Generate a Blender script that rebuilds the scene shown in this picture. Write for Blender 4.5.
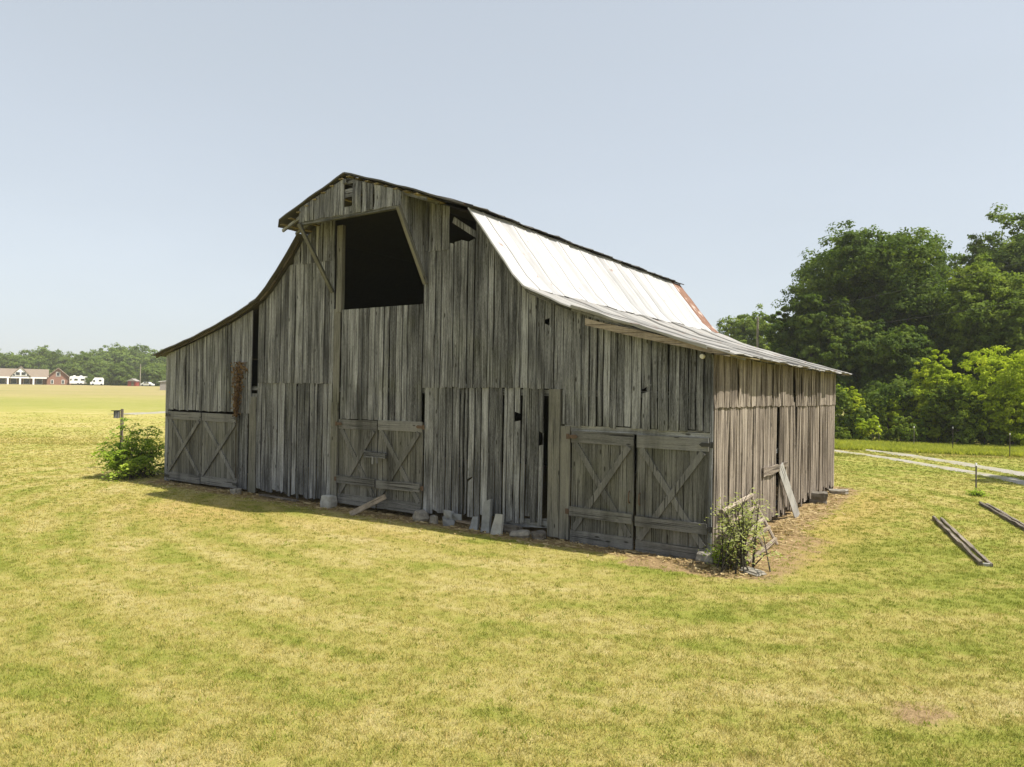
import bpy, math, random
import numpy as np
from mathutils import Vector, Matrix
random.seed(7); RNG = np.random.default_rng(11)
for o in list(bpy.data.objects): bpy.data.objects.remove(o)
sc = bpy.context.scene
COL = sc.collection

# ------------------------------------------------------------------ camera
F, W, H = 707.0, 1024, 767
CAM_H = 3.4
roll, pitch = math.atan(.015), math.atan(7.5/707)
FWD = np.array([0, math.cos(pitch), math.sin(pitch)])
UP0 = np.array([0, -math.sin(pitch), math.cos(pitch)]); R0 = np.array([1., 0, 0])
RIGHT = R0*math.cos(roll) + UP0*math.sin(roll); UP = -R0*math.sin(roll) + UP0*math.cos(roll)
CPOS = np.array([0, 0, CAM_H])
cd = bpy.data.cameras.new('camera'); cam = bpy.data.objects.new('camera', cd); COL.objects.link(cam)
cd.sensor_width = 36; cd.lens = F/W*36; cd.clip_start = .1; cd.clip_end = 6000
cam.matrix_world = Matrix(((RIGHT[0], UP[0], -FWD[0], 0), (RIGHT[1], UP[1], -FWD[1], 0), (RIGHT[2], UP[2], -FWD[2], CAM_H), (0, 0, 0, 1)))
sc.camera = cam
# ------------------------------------------------------------------ light
SUN_DIR = Vector((.568, -.231, 1.0)).normalized()
SUN_EL = math.asin(SUN_DIR.z); SUN_AZ = math.atan2(.568, -.231)
wd = bpy.data.worlds.new('World'); sc.world = wd; wd.use_nodes = True
nt = wd.node_tree; nt.nodes.clear()
sky = nt.nodes.new('ShaderNodeTexSky'); sky.sky_type = 'NISHITA'; sky.sun_disc = False
sky.sun_elevation = SUN_EL; sky.sun_rotation = SUN_AZ
sky.air_density = 1.0; sky.dust_density = 1.8; sky.ozone_density = 1.0; sky.altitude = 0
hs = nt.nodes.new('ShaderNodeHueSaturation'); hs.inputs['Saturation'].default_value = .42; hs.inputs['Value'].default_value = 1.0
bg = nt.nodes.new('ShaderNodeBackground'); bg.inputs['Strength'].default_value = .12
wo = nt.nodes.new('ShaderNodeOutputWorld')
nt.links.new(sky.outputs[0], hs.inputs['Color']); hz_ = nt.nodes.new('ShaderNodeMix'); hz_.data_type = 'RGBA'; hz_.inputs['Factor'].default_value = .6; hz_.inputs['B'].default_value = (2.5, 2.82, 3.14, 1)   # even milky summer haze
tc_ = nt.nodes.new('ShaderNodeTexCoord'); mp_ = nt.nodes.new('ShaderNodeMapping'); mp_.inputs['Scale'].default_value = (1, 1, 3)
nz_ = nt.nodes.new('ShaderNodeTexNoise'); nz_.inputs['Scale'].default_value = 1.6; nz_.inputs['Detail'].default_value = 5
mr_ = nt.nodes.new('ShaderNodeMapRange'); mr_.inputs[1].default_value = .3; mr_.inputs[2].default_value = .7; mr_.inputs[3].default_value = .5; mr_.inputs[4].default_value = .68
nt.links.new(tc_.outputs['Generated'], mp_.inputs[0]); nt.links.new(mp_.outputs[0], nz_.inputs['Vector']); nt.links.new(nz_.outputs['Fac'], mr_.inputs[0]); nt.links.new(mr_.outputs[0], hz_.inputs['Factor'])
nt.links.new(hs.outputs[0], hz_.inputs['A']); nt.links.new(hz_.outputs['Result'], bg.inputs['Color']); nt.links.new(bg.outputs[0], wo.inputs['Surface'])
sl = bpy.data.lights.new('sun', 'SUN'); sl.energy = 4.2; sl.angle = math.radians(.6); sl.color = (1, .94, .84)
so = bpy.data.objects.new('sun', sl); COL.objects.link(so)
so.rotation_euler = SUN_DIR.to_track_quat('Z', 'Y').to_euler(); so.location = (30, -20, 60)
sc.view_settings.view_transform = 'Standard'; sc.view_settings.look = 'None'
sc.view_settings.exposure = .9; sc.view_settings.gamma = 1
sc.render.engine = 'CYCLES'
sc.cycles.max_bounces = 8; sc.cycles.diffuse_bounces = 4; sc.cycles.transparent_max_bounces = 12; sc.cycles.volume_bounces = 1
sc.cycles.use_denoising = True

# ------------------------------------------------------------------ terrain and pixel helpers
def sm(x): x = np.clip(x, 0, 1); return x*x*(3-2*x)
def terrain(x, y):
    x = np.asarray(x, float); y = np.asarray(y, float)
    w = sm((-x-8)/55.)
    h = 3.2*np.clip((y-72)/165., 0, 1)**1.1*w
    bump = .02*np.sin(x*1.3+.4*y)*np.sin(y*.9-.3*x) + .03*np.sin(x*.31+2)*np.sin(y*.27+1)
    return h + bump*np.clip((np.hypot(x-3, y-24)-0)/40., .25, 1)
def ray(x, y): return FWD + RIGHT*(x-512)/F + UP*(383.5-y)/F
def G(x, y):                                    # point of the ground seen at a pixel
    r = ray(x, y); k = 3.0
    while k < 900:
        p = CPOS + r*k
        if p[2] <= terrain(p[0], p[1]): return Vector((p[0], p[1], float(terrain(p[0], p[1]))))
        k *= 1.004
    p = CPOS + r*k; return Vector(p)
def AT(x, y, D):                                # point seen at a pixel at depth D
    r = ray(x, y); k = D/r[1]; return Vector(CPOS + r*k)
def on_ground(x, D):                            # ground under a pixel column at depth D
    p = AT(x, 390, D); return Vector((p.x, p.y, float(terrain(p.x, p.y))))
BP = G(710, 562); BP.z = 0
TH = math.radians(56.1)
UU = Vector((-math.sin(TH), math.cos(TH), 0)); VV = Vector((math.cos(TH), math.sin(TH), 0))
def BW(t, n, z): return BP + UU*t - VV*n + Vector((0, 0, z))   # barn coordinates to world (n = out of the front wall)
def to_tn(x, y):
    dx = x-BP.x; dy = y-BP.y
    return dx*UU.x+dy*UU.y, -(dx*VV.x+dy*VV.y)

# ------------------------------------------------------------------ object helpers
def tag(o, label=None, cat=None, group=None, kind=None):
    if label: o['label'] = label
    if cat: o['category'] = cat
    if group: o['group'] = group
    if kind: o['kind'] = kind
    return o
def empty(name, loc, rz=0, label=None, cat=None, group=None):
    o = bpy.data.objects.new(name, None); COL.objects.link(o); o.location = loc; o.rotation_euler = (0, 0, rz)
    o.empty_display_size = .3
    return tag(o, label, cat, group)
def link(name, me, parent=None, loc=None):
    o = bpy.data.objects.new(name, me); COL.objects.link(o)
    if parent: o.parent = parent
    if loc is not None: o.location = loc
    return o
def copy_tree(o, parent=None):
    c = o.copy(); COL.objects.link(c)
    if parent: c.parent = parent
    for ch in list(o.children): copy_tree(ch, c)
    return c
class MB:
    """collects quads with metric uvs and a per-face random value; build() makes ONE mesh object"""
    def __init__(s): s.v = []; s.f = []; s.uv = []; s.r = []
    def add(s, vs, fs, uvs=None, r=None):
        b = len(s.v); s.v += [tuple(p) for p in vs]
        r = random.random() if r is None else r
        for i, f in enumerate(fs):
            s.f.append([b+k for k in f]); s.r.append(r)
            s.uv += (uvs[i] if uvs else [(vs[k][0]+vs[k][1], vs[k][2]) for k in f])
    def build(s, name, mat, parent=None, smooth=False, loc=None):
        me = bpy.data.meshes.new(name); me.from_pydata(s.v, [], s.f)
        uvl = me.uv_layers.new(name='uv')
        uvl.data.foreach_set('uv', np.array(s.uv, dtype=np.float32).ravel())
        a = me.attributes.new('rnd', 'FLOAT', 'FACE'); a.data.foreach_set('value', np.array(s.r, dtype=np.float32))
        me.materials.append(mat)
        if smooth: me.polygons.foreach_set('use_smooth', [True]*len(me.polygons))
        me.update()
        return link(name, me, parent, loc)
    def board(s, O, U, V, N, bl, br, tl, tr, th=.025, n0=0., segs=5, jit=.006, bow=0., skew=0., r=None, end_jit=0.):
        """bl.. are (u,v) corners; the board stands th proud of n0"""
        O = Vector(O); U = Vector(U); V = Vector(V); N = Vector(N)
        ou, ov = random.random()*40, random.random()*40
        vs = []; uv0 = []
        for i in range(segs+1):
            f = i/segs
            jl = random.uniform(-jit, jit); jr = random.uniform(-jit, jit)
            ul = bl[0]+(tl[0]-bl[0])*f+jl; vl = bl[1]+(tl[1]-bl[1])*f
            ur = br[0]+(tr[0]-br[0])*f+jr; vr = br[1]+(tr[1]-br[1])*f
            if i in (0, segs) and end_jit:
                vl += random.uniform(-end_jit, end_jit); vr += random.uniform(-end_jit, end_jit)
            n = n0 + bow*math.sin(math.pi*f)
            nl, nr = n+skew, n-skew
            vs += [O+U*ul+V*vl+N*(nl+th), O+U*ur+V*vr+N*(nr+th), O+U*ur+V*vr+N*nr, O+U*ul+V*vl+N*nl]
            uv0.append((ul+ou, ur+ou, vl+ov, vr+ov))
        fs = []; uvs = []
        for i in range(segs):
            a = 4*i; b = a+4; A = uv0[i]; B = uv0[i+1]
            fs.append((a, a+1, b+1, b)); uvs.append([(A[0], A[2]), (A[1], A[3]), (B[1], B[3]), (B[0], B[2])])
            fs.append((a+1, a+2, b+2, b+1)); uvs.append([(A[1], A[3]), (A[1]+th, A[3]), (B[1]+th, B[3]), (B[1], B[3])])
            fs.append((a+2, a+3, b+3, b+2)); uvs.append([(A[1], A[3]), (A[0], A[2]), (B[0], B[2]), (B[1], B[3])])
            fs.append((a+3, a, b, b+3)); uvs.append([(A[0]-th, A[2]), (A[0], A[2]), (B[0], B[2]), (B[0]-th, B[2])])
        e = 4*segs
        fs.append((3, 2, 1, 0)); uvs.append([(0, 0), (.1, 0), (.1, .02), (0, .02)])
        fs.append((e, e+1, e+2, e+3)); uvs.append([(0, 0), (.1, 0), (.1, .02), (0, .02)])
        s.add(vs, fs, uvs, r)
    def beam(s, p0, p1, w, h, up=(0, 0, 1), segs=3, jit=.004, r=None):
        """a squared timber from p0 to p1, w across, h along up (p0,p1 on its bottom centre line)"""
        p0 = Vector(p0); p1 = Vector(p1); V = p1-p0; L = V.length; V.normalize()
        U = V.cross(Vector(up)).normalized(); N = U.cross(V).normalized()
        s.board(p0, U, V, N, (-w/2, 0), (w/2, 0), (-w/2, L), (w/2, L), th=h, segs=segs, jit=jit, r=r)
    def tube(s, pts, rad, sides=7, r=None, wob=0.):
        pts = [Vector(p) for p in pts]; vs = []; n = len(pts)
        prev = None
        for i, p in enumerate(pts):
            d = (pts[min(i+1, n-1)]-pts[max(i-1, 0)]).normalized()
            a = d.cross(Vector((0, 0, 1)) if abs(d.z) < .9 else Vector((1, 0, 0))).normalized()
            if prev is not None: a = (prev-d*prev.dot(d)).normalized()
            prev = a
            b = d.cross(a)
            for k in range(sides):
                q = 2*math.pi*k/sides; rr = rad[i]*(1+random.uniform(-wob, wob))
                vs.append(p+a*math.cos(q)*rr+b*math.sin(q)*rr)
        fs = []; uvs = []
        L = 0
        for i in range(n-1):
            L2 = L+(pts[i+1]-pts[i]).length
            for k in range(sides):
                k2 = (k+1) % sides
                fs.append((i*sides+k, i*sides+k2, (i+1)*sides+k2, (i+1)*sides+k))
                c = rad[i]*6.28/sides
                uvs.append([(k*c, L), ((k+1)*c, L), ((k+1)*c, L2), (k*c, L2)])
            L = L2
        fs.append(tuple(range(sides-1, -1, -1))); uvs.append([(0, 0)]*sides)
        fs.append(tuple((n-1)*sides+k for k in range(sides))); uvs.append([(0, 0)]*sides)
        s.add(vs, fs, uvs, r)
    def box(s, c, d, r=None, M=None):
        x, y, z = d[0]/2, d[1]/2, d[2]/2
        vs = [Vector((sx*x, sy*y, sz*z)) for sz in (-1, 1) for sy in (-1, 1) for sx in (-1, 1)]
        if M: vs = [M @ p for p in vs]
        vs = [p+Vector(c) for p in vs]
        s.add(vs, [(0, 2, 3, 1), (4, 5, 7, 6), (0, 1, 5, 4), (2, 6, 7, 3), (0, 4, 6, 2), (1, 3, 7, 5)], None, r)
    def prism(s, poly, a, b, r=None):
        """poly: list of 3d points; extruded from offset a to offset b (vectors)"""
        n = len(poly); vs = [Vector(p)+Vector(a) for p in poly]+[Vector(p)+Vector(b) for p in poly]
        fs = [tuple(range(n-1, -1, -1)), tuple(range(n, 2*n))]+[(i, (i+1) % n, n+(i+1) % n, n+i) for i in range(n)]
        s.add(vs, fs, None, r)

# ------------------------------------------------------------------ materials
def new_mat(name):
    m = bpy.data.materials.new(name); m.use_nodes = True
    nt = m.node_tree; nt.nodes.clear()
    out = nt.nodes.new('ShaderNodeOutputMaterial'); p = nt.nodes.new('ShaderNodeBsdfPrincipled')
    nt.links.new(p.outputs[0], out.inputs['Surface'])
    return m, nt, p, out
class NT:
    def __init__(s, nt): s.nt = nt
    def n(s, typ, **kw):
        x = s.nt.nodes.new(typ)
        for k, v in kw.items(): setattr(x, k, v)
        return x
    def put(s, sock, v):
        if hasattr(v, 'links') or isinstance(v, bpy.types.NodeSocket): s.nt.links.new(v, sock)
        else: sock.default_value = v
    def noise(s, vec, scale, detail=4, rough=.55, dist=0):
        x = s.n('ShaderNodeTexNoise'); s.put(x.inputs['Vector'], vec)
        x.inputs['Scale'].default_value = scale; x.inputs['Detail'].default_value = detail
        x.inputs['Roughness'].default_value = rough; x.inputs['Distortion'].default_value = dist
        return x.outputs['Fac']
    def math(s, op, a, b=0., c=None, clamp=False):
        x = s.n('ShaderNodeMath', operation=op, use_clamp=clamp); s.put(x.inputs[0], a); s.put(x.inputs[1], b)
        if c is not None: s.put(x.inputs[2], c)
        return x.outputs[0]
    def ramp(s, fac, stops):
        x = s.n('ShaderNodeValToRGB'); s.put(x.inputs['Fac'], fac); e = x.color_ramp.elements
        while len(e) < len(stops): e.new(.5)
        for i, (p, c) in enumerate(stops): e[i].position = p; e[i].color = (*c, 1) if len(c) == 3 else c
        return x.outputs['Color']
    def mix(s, fac, a, b, mode='MIX'):
        x = s.n('ShaderNodeMix', data_type='RGBA', blend_type=mode); s.put(x.inputs['Factor'], fac)
        s.put(x.inputs['A'], a if not isinstance(a, tuple) else (*a[:3], 1)); s.put(x.inputs['B'], b if not isinstance(b, tuple) else (*b[:3], 1))
        return x.outputs['Result']
    def mapping(s, vec, scale=(1, 1, 1), loc=(0, 0, 0)):
        x = s.n('ShaderNodeMapping'); s.put(x.inputs['Vector'], vec); x.inputs['Scale'].default_value = scale; x.inputs['Location'].default_value = loc
        return x.outputs[0]
    def attr(s, name): return s.n('ShaderNodeAttribute', attribute_name=name)
    def maprange(s, v, a, b, c=0., d=1.):
        x = s.n('ShaderNodeMapRange'); s.put(x.inputs[0], v)
        for i, q in enumerate((a, b, c, d)): x.inputs[i+1].default_value = q
        return x.outputs[0]
    def bump(s, h, strength=.5, dist=.02):
        x = s.n('ShaderNodeBump'); s.put(x.inputs['Height'], h); x.inputs['Strength'].default_value = strength; x.inputs['Distance'].default_value = dist
        return x.outputs[0]

def wood_mat(name, dark, mid, light, moss=.25, knots=True, contrast=1.0):
    m, nt, p, out = new_mat(name); q = NT(nt)
    uv = q.n('ShaderNodeUVMap').outputs[0]
    rnd = q.attr('rnd').outputs['Fac']
    grain = q.noise(q.mapping(uv, (42, .8, 1)), 1.0, 6, .75)
    streak = q.noise(q.mapping(uv, (13, .55, 1)), 1.0, 5, .62, .3)
    fine = q.noise(q.mapping(uv, (110, 11, 1)), 1.0, 4, .75)
    v = q.math('ADD', q.math('MULTIPLY', rnd, .2), q.math('MULTIPLY', grain, .65*contrast))
    v = q.math('ADD', v, q.math('MULTIPLY', streak, .55*contrast))
    v = q.math('ADD', v, q.math('MULTIPLY', fine, .55))
    v = q.math('SUBTRACT', v, .375+.6*contrast-.485)
    col = q.ramp(v, [(.31, dark), (.49, mid), (.68, light)])
    geo = q.n('ShaderNodeNewGeometry').outputs['Position']
    big = q.noise(geo, .8, 4, .6)
    stain = q.noise(q.mapping(geo, (2.2, 2.2, .5)), 1.0, 4, .6)
    col = q.mix(q.maprange(stain, .48, .72, 0, .7), col, tuple(.55*c for c in dark))
    col = q.mix(q.maprange(big, .52, .75, 0, moss), col, (.125, .13, .055))
    crack = q.noise(q.mapping(uv, (52, .6, 1), (3, 7, 0)), 1.0, 2, .5)
    cm = q.maprange(crack, .61, .635, 0, .95)
    col = q.mix(cm, col, (.012, .011, .01))
    if knots:
        vo = q.n('ShaderNodeTexVoronoi'); q.put(vo.inputs['Vector'], q.mapping(uv, (5, 1.7, 1))); vo.inputs['Scale'].default_value = 1.0
        km = q.maprange(vo.outputs['Distance'], .07, .13, .85, 0)
        col = q.mix(km, col, (.02, .018, .015))
    q.put(p.inputs['Base Color'], col); p.inputs['Roughness'].default_value = .88
    p.inputs['Specular IOR Level'].default_value = .25
    h = q.math('SUBTRACT', q.math('ADD', grain, q.math('MULTIPLY', fine, .5)), cm)
    q.put(p.inputs['Normal'], q.bump(h, .7, .012))
    return m
M = {}
M['siding'] = wood_mat('weathered_siding', (.032, .032, .033), (.178, .179, .182), (.40, .403, .41))
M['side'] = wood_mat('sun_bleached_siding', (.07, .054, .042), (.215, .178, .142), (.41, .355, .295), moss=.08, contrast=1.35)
M['door'] = wood_mat('door_boards', (.05, .049, .044), (.14, .136, .122), (.235, .23, .21), moss=.3, contrast=.7)
M['trim'] = wood_mat('door_trim', (.08, .078, .073), (.168, .164, .155), (.26, .255, .243), moss=.15, contrast=.6)
M['post'] = wood_mat('post_wood', (.075, .072, .06), (.15, .145, .125), (.24, .23, .2), moss=.3, contrast=.7)
M['lath'] = wood_mat('roof_lath', (.1, .08, .04), (.25, .2, .11), (.42, .36, .22), moss=.1)
M['pale'] = wood_mat('grey_plank', (.30, .29, .265), (.40, .39, .365), (.47, .46, .44), moss=.0, knots=False, contrast=.5)
M['rail'] = wood_mat('bleached_rail', (.12, .09, .06), (.27, .22, .165), (.42, .36, .29), moss=.1)
M['timber'] = wood_mat('old_timber', (.05, .042, .034), (.15, .125, .098), (.30, .26, .21), moss=.1)
M['bark'] = wood_mat('bark', (.03, .024, .018), (.08, .066, .05), (.15, .125, .1), moss=.3)
M['polewood'] = wood_mat('pole_wood', (.2, .17, .13), (.3, .27, .22), (.4, .36, .31), moss=0, knots=False)

def roof_mat(name, base, rust_amt, rough=.5, metallic=.0):
    m, nt, p, out = new_mat(name); q = NT(nt)
    uv = q.n('ShaderNodeUVMap').outputs[0]; rnd = q.attr('rnd').outputs['Fac']
    oc = q.n('ShaderNodeTexCoord').outputs['Object']
    st = q.noise(q.mapping(uv, (6, .5, 1)), 1.0, 5, .6)
    sp = q.noise(oc, 2.2, 6, .65)
    fine = q.noise(oc, 25, 4, .6)
    v = q.math('ADD', q.math('MULTIPLY', rnd, .3), q.math('ADD', q.math('MULTIPLY', st, .45), q.math('MULTIPLY', sp, .25)))
    d = tuple(c*.5 for c in base); l = tuple(min(.86, c*1.08) for c in base)
    col = q.ramp(v, [(.2, d), (.5, base), (.8, l)])
    rustc = q.ramp(fine, [(.3, (.10, .05, .03)), (.6, (.21, .105, .065)), (.8, (.36, .26, .19))])
    rm = q.math('ADD', sp, q.math('MULTIPLY', st, .5))
    lo = 1.12-rust_amt
    rf = q.maprange(rm, lo, lo+.09, 0, 1)
    col = q.mix(rf, col, rustc)
    q.put(p.inputs['Base Color'], col); q.put(p.inputs['Roughness'], q.maprange(rf, 0, 1, rough, .9)); p.inputs['Metallic'].default_value = metallic
    q.put(p.inputs['Normal'], q.bump(q.math('ADD', st, q.math('MULTIPLY', fine, .3)), .25, .02))
    return m
M['tin'] = roof_mat('white_roof_tin', (.37, .365, .36), .2)
M['tin_grey'] = roof_mat('grey_roof_tin', (.27, .26, .24), .26)
M['tin_brown'] = roof_mat('brown_roof_tin', (.075, .07, .062), .22, .8)
M['tin_rust'] = roof_mat('rusty_roof_tin', (.40, .32, .28), .5, .8)

def simple(name, col, rough=.7, metallic=0., var=.25, scale=6.):
    m, nt, p, out = new_mat(name); q = NT(nt)
    oc = q.n('ShaderNodeTexCoord').outputs['Object']
    f = q.noise(oc, scale, 5, .6)
    q.put(p.inputs['Base Color'], q.ramp(f, [(.25, tuple(c*(1-var) for c in col)), (.75, tuple(min(.9, c*(1+var)) for c in col))]))
    p.inputs['Roughness'].default_value = rough; p.inputs['Metallic'].default_value = metallic
    q.put(p.inputs['Normal'], q.bump(q.noise(oc, scale*5, 4), .3, .01))
    return m
M['iron'] = simple('black_iron', (.025, .024, .024), .6)
M['rusty_iron'] = simple('rusty_iron', (.10, .062, .04), .85)
M['stone'] = simple('limestone', (.22, .2, .165), .9, var=.5, scale=7)
M['stone_pale'] = simple('pale_block', (.34, .33, .3), .9, var=.3, scale=6)
M['stone_dark'] = simple('dark_stone', (.12, .105, .085), .9, var=.4)
M['scrap'] = simple('blue_grey_scrap', (.2, .207, .21), .6, var=.35)
M['porcelain'] = simple('porcelain', (.62, .60, .56), .35, var=.1)
M['white_paint'] = simple('white_paint', (.74, .74, .72), .5, var=.06)
M['brick'] = simple('brick_red', (.235, .125, .09), .9, var=.2, scale=3)
M['shingle'] = simple('tan_shingle', (.2, .158, .118), .9, var=.15, scale=2)
M['glass'] = simple('dark_glass', (.03, .035, .04), .15, var=.1)
M['red_paint'] = simple('barn_red', (.22, .04, .03), .8)
M['grey_shed'] = simple('grey_shed', (.26, .24, .22), .9)
M['rubber'] = simple('rubber', (.02, .02, .02), .9)
M['wire'] = simple('wire', (.12, .12, .12), .5, metallic=.5)
M['steel_post'] = simple('steel_post', (.07, .06, .045), .8)
M['insidedark'] = simple('interior_shade', (.018, .016, .014), .95)  # near-black: the shade inside the barn is put into the colour

# ground colour: the same world-space function for the sheet and for the blades that grow on it
def lawn_colour(q, tip=0.):
    geo = q.n('ShaderNodeNewGeometry').outputs['Position']
    xy = q.mapping(geo, (1, 1, 0))
    big = q.noise(xy, .11, 4, .55, .6)
    mid = q.noise(xy, .55, 5, .6, .3)
    sml = q.noise(xy, 2.6, 4, .65)
    fine = q.noise(xy, 22, 3, .7)
    # faint curved mowing stripes
    sp = q.n('ShaderNodeSeparateXYZ'); q.put(sp.inputs[0], geo)
    cx = q.math('SUBTRACT', sp.outputs[0], 4.); cy = q.math('SUBTRACT', sp.outputs[1], 25.)
    rr = q.math('SQRT', q.math('ADD', q.math('POWER', cx, 2.), q.math('POWER', cy, 2.)))
    stripe = q.math('SINE', q.math('MULTIPLY', q.math('ADD', rr, q.math('MULTIPLY', mid, 1.6)), 4.6))
    v = q.math('ADD', q.math('MULTIPLY', big, .42), q.math('MULTIPLY', mid, .5))
    v = q.math('ADD', v, q.math('MULTIPLY', sml, .46))
    v = q.math('ADD', v, q.math('MULTIPLY', fine, .42))
    v = q.math('ADD', v, q.math('MULTIPLY', stripe, .04))
    ang = q.math('ARCTAN2', cy, cx); cmb = q.n('ShaderNodeCombineXYZ')
    q.put(cmb.inputs[0], q.math('MULTIPLY', rr, 1.5)); q.put(cmb.inputs[1], q.math('MULTIPLY', ang, 3.2))
    v = q.math('ADD', v, q.math('MULTIPLY', q.math('SUBTRACT', q.noise(cmb.outputs[0], 1.0, 5, .65), .5), .55))      # swaths left by the mower round the barn
    gx = q.math('MULTIPLY', q.maprange(sp.outputs[0], -1, 6), q.maprange(sp.outputs[1], 7, 11))
    v = q.math('SUBTRACT', v, q.math('MULTIPLY', gx, .095))
    v = q.math('MULTIPLY_ADD', q.math('SUBTRACT', v, .88), .84, .5)
    col = q.ramp(v, [(.24, (.165, .20, .026)), (.39, (.25, .262, .05)), (.52, (.365, .318, .096)), (.66, (.445, .378, .16)), (.84, (.52, .43, .24))])
    # far hay field up the slope: golden top, green band below
    far = q.maprange(sp.outputs[1], 95, 150, 0, 1)
    fx = q.noise(q.mapping(geo, (.02, .05, 0)), 1.0, 6, .7)
    fcol = q.ramp(fx, [(.3, (.21, .205, .07)), (.5, (.275, .232, .105)), (.7, (.31, .242, .135))])
    col = q.mix(q.math('MULTIPLY', far, .8), col, fcol)
    band = q.math('MULTIPLY', q.maprange(sp.outputs[1], 78, 96), q.maprange(sp.outputs[1], 112, 140, 1, 0))
    col = q.mix(q.math('MULTIPLY', band, .65), col, (.22, .235, .055))
    return col, fine, geo
def ground_mat():
    m, nt, p, out = new_mat('lawn'); q = NT(nt)
    col, fine, geo = lawn_colour(q)
    d = q.attr('dirt').outputs['Fac']
    n1 = q.noise(geo, 1.6, 5, .65); n2 = q.noise(geo, 14, 5, .7)
    dm = q.math('ADD', d, q.math('MULTIPLY', q.math('SUBTRACT', n1, .5), 1.1))
    dm = q.math('ADD', dm, q.math('MULTIPLY', q.math('SUBTRACT', n2, .5), .5))
    dmask = q.maprange(dm, .38, .62, 0, 1)
    dcol = q.ramp(n2, [(.25, (.12, .08, .04)), (.5, (.30, .21, .105)), (.75, (.47, .34, .18))])
    o = q.attr('dry').outputs['Fac']
    col = q.mix(q.math('MULTIPLY', o, q.maprange(n1, .3, .6, .3, .9)), col, (.47, .31, .12))
    col = q.mix(dmask, col, dcol)
    q.put(p.inputs['Base Color'], col); p.inputs['Roughness'].default_value = .95; p.inputs['Specular IOR Level'].default_value = .1
    h = q.math('ADD', q.noise(geo, 45, 4, .7), q.math('MULTIPLY', n2, 1.2))
    q.put(p.inputs['Normal'], q.bump(h, .8, .05))
    return m
M['lawn'] = ground_mat()
def blade_mat():
    m, nt, p, out = new_mat('grass_blades'); q = NT(nt)
    col, fine, geo = lawn_colour(q)
    rnd = q.attr('rnd').outputs['Fac']
    c2 = q.ramp(rnd, [(.0, (.42, .56, .3)), (.42, (.98, 1, .95)), (.75, (1.3, 1.24, 1.1)), (1., (1.6, 1.42, 1.5))])
    col = q.mix(1.0, col, c2, 'MULTIPLY')
    q.put(p.inputs['Base Color'], col); p.inputs['Roughness'].default_value = .8; p.inputs['Specular IOR Level'].default_value = .15
    tr = q.n('ShaderNodeBsdfTranslucent'); q.put(tr.inputs['Color'], col)
    mx = q.n('ShaderNodeMixShader'); mx.inputs[0].default_value = .3
    nt.links.new(p.outputs[0], mx.inputs[1]); nt.links.new(tr.outputs[0], mx.inputs[2]); nt.links.new(mx.outputs[0], out.inputs['Surface'])
    return m
M['blades'] = blade_mat()
def leaf_mat(name, dark, mid, light, trans=.42):
    m, nt, p, out = new_mat(name); q = NT(nt)
    rnd = q.attr('rnd').outputs['Fac']
    geo = q.n('ShaderNodeNewGeometry').outputs['Position']
    n = q.noise(geo, .5, 3, .6)
    v = q.math('ADD', q.math('MULTIPLY', rnd, .75), q.math('MULTIPLY', q.math('SUBTRACT', n, .375), .9))
    col = q.ramp(v, [(.05, dark), (.45, mid), (.95, light)])
    q.put(p.inputs['Base Color'], col); p.inputs['Roughness'].default_value = .75; p.inputs['Specular IOR Level'].default_value = .12
    tr = q.n('ShaderNodeBsdfTranslucent'); q.put(tr.inputs['Color'], q.mix(1., col, (1.3, 1.35, .7), 'MULTIPLY'))
    mx = q.n('ShaderNodeMixShader'); mx.inputs[0].default_value = trans
    nt.links.new(p.outputs[0], mx.inputs[1]); nt.links.new(tr.outputs[0], mx.inputs[2]); nt.links.new(mx.outputs[0], out.inputs['Surface'])
    return m
M['leaf_dark'] = leaf_mat('dark_leaves', (.028, .055, .009), (.078, .122, .019), (.19, .24, .038))
M['leaf_mid'] = leaf_mat('mid_leaves', (.055, .095, .013), (.13, .185, .024), (.26, .31, .048))
M['leaf_yellow'] = leaf_mat('yellow_green_leaves', (.19, .25, .014), (.34, .42, .028), (.52, .55, .055))
M['leaf_bush'] = leaf_mat('bush_leaves', (.12, .2, .024), (.26, .36, .045), (.43, .5, .09))
M['leaf_clover'] = leaf_mat('clover', (.14, .18, .03), (.24, .27, .05), (.36, .37, .08))
M['leaf_weed'] = leaf_mat('weed_grass', (.16, .19, .025), (.32, .35, .05), (.48, .46, .10))
M['leaf_far'] = leaf_mat('far_leaves', (.07, .115, .025), (.13, .185, .04), (.22, .28, .07))
M['leaf_dead'] = leaf_mat('dead_leaves', (.07, .04, .022), (.145, .085, .042), (.23, .15, .075), .2)
M['leaf_grey'] = leaf_mat('grey_green_leaves', (.16, .18, .06), (.28, .31, .11), (.42, .44, .2))
def gravel_mat():
    m, nt, p, out = new_mat('gravel'); q = NT(nt)
    geo = q.n('ShaderNodeNewGeometry').outputs['Position']
    a = q.noise(geo, 18, 5, .75); b = q.noise(geo, 1.2, 4, .6)
    col = q.ramp(a, [(.3, (.15, .135, .10)), (.5, (.28, .26, .22)), (.7, (.42, .40, .36))])
    col = q.mix(q.maprange(b, .46, .62, 0, .75), col, (.24, .225, .08))
    q.put(p.inputs['Base Color'], col); p.inputs['Roughness'].default_value = .95
    q.put(p.inputs['Normal'], q.bump(a, .8, .03))
    return m
M['gravel'] = gravel_mat()

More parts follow.
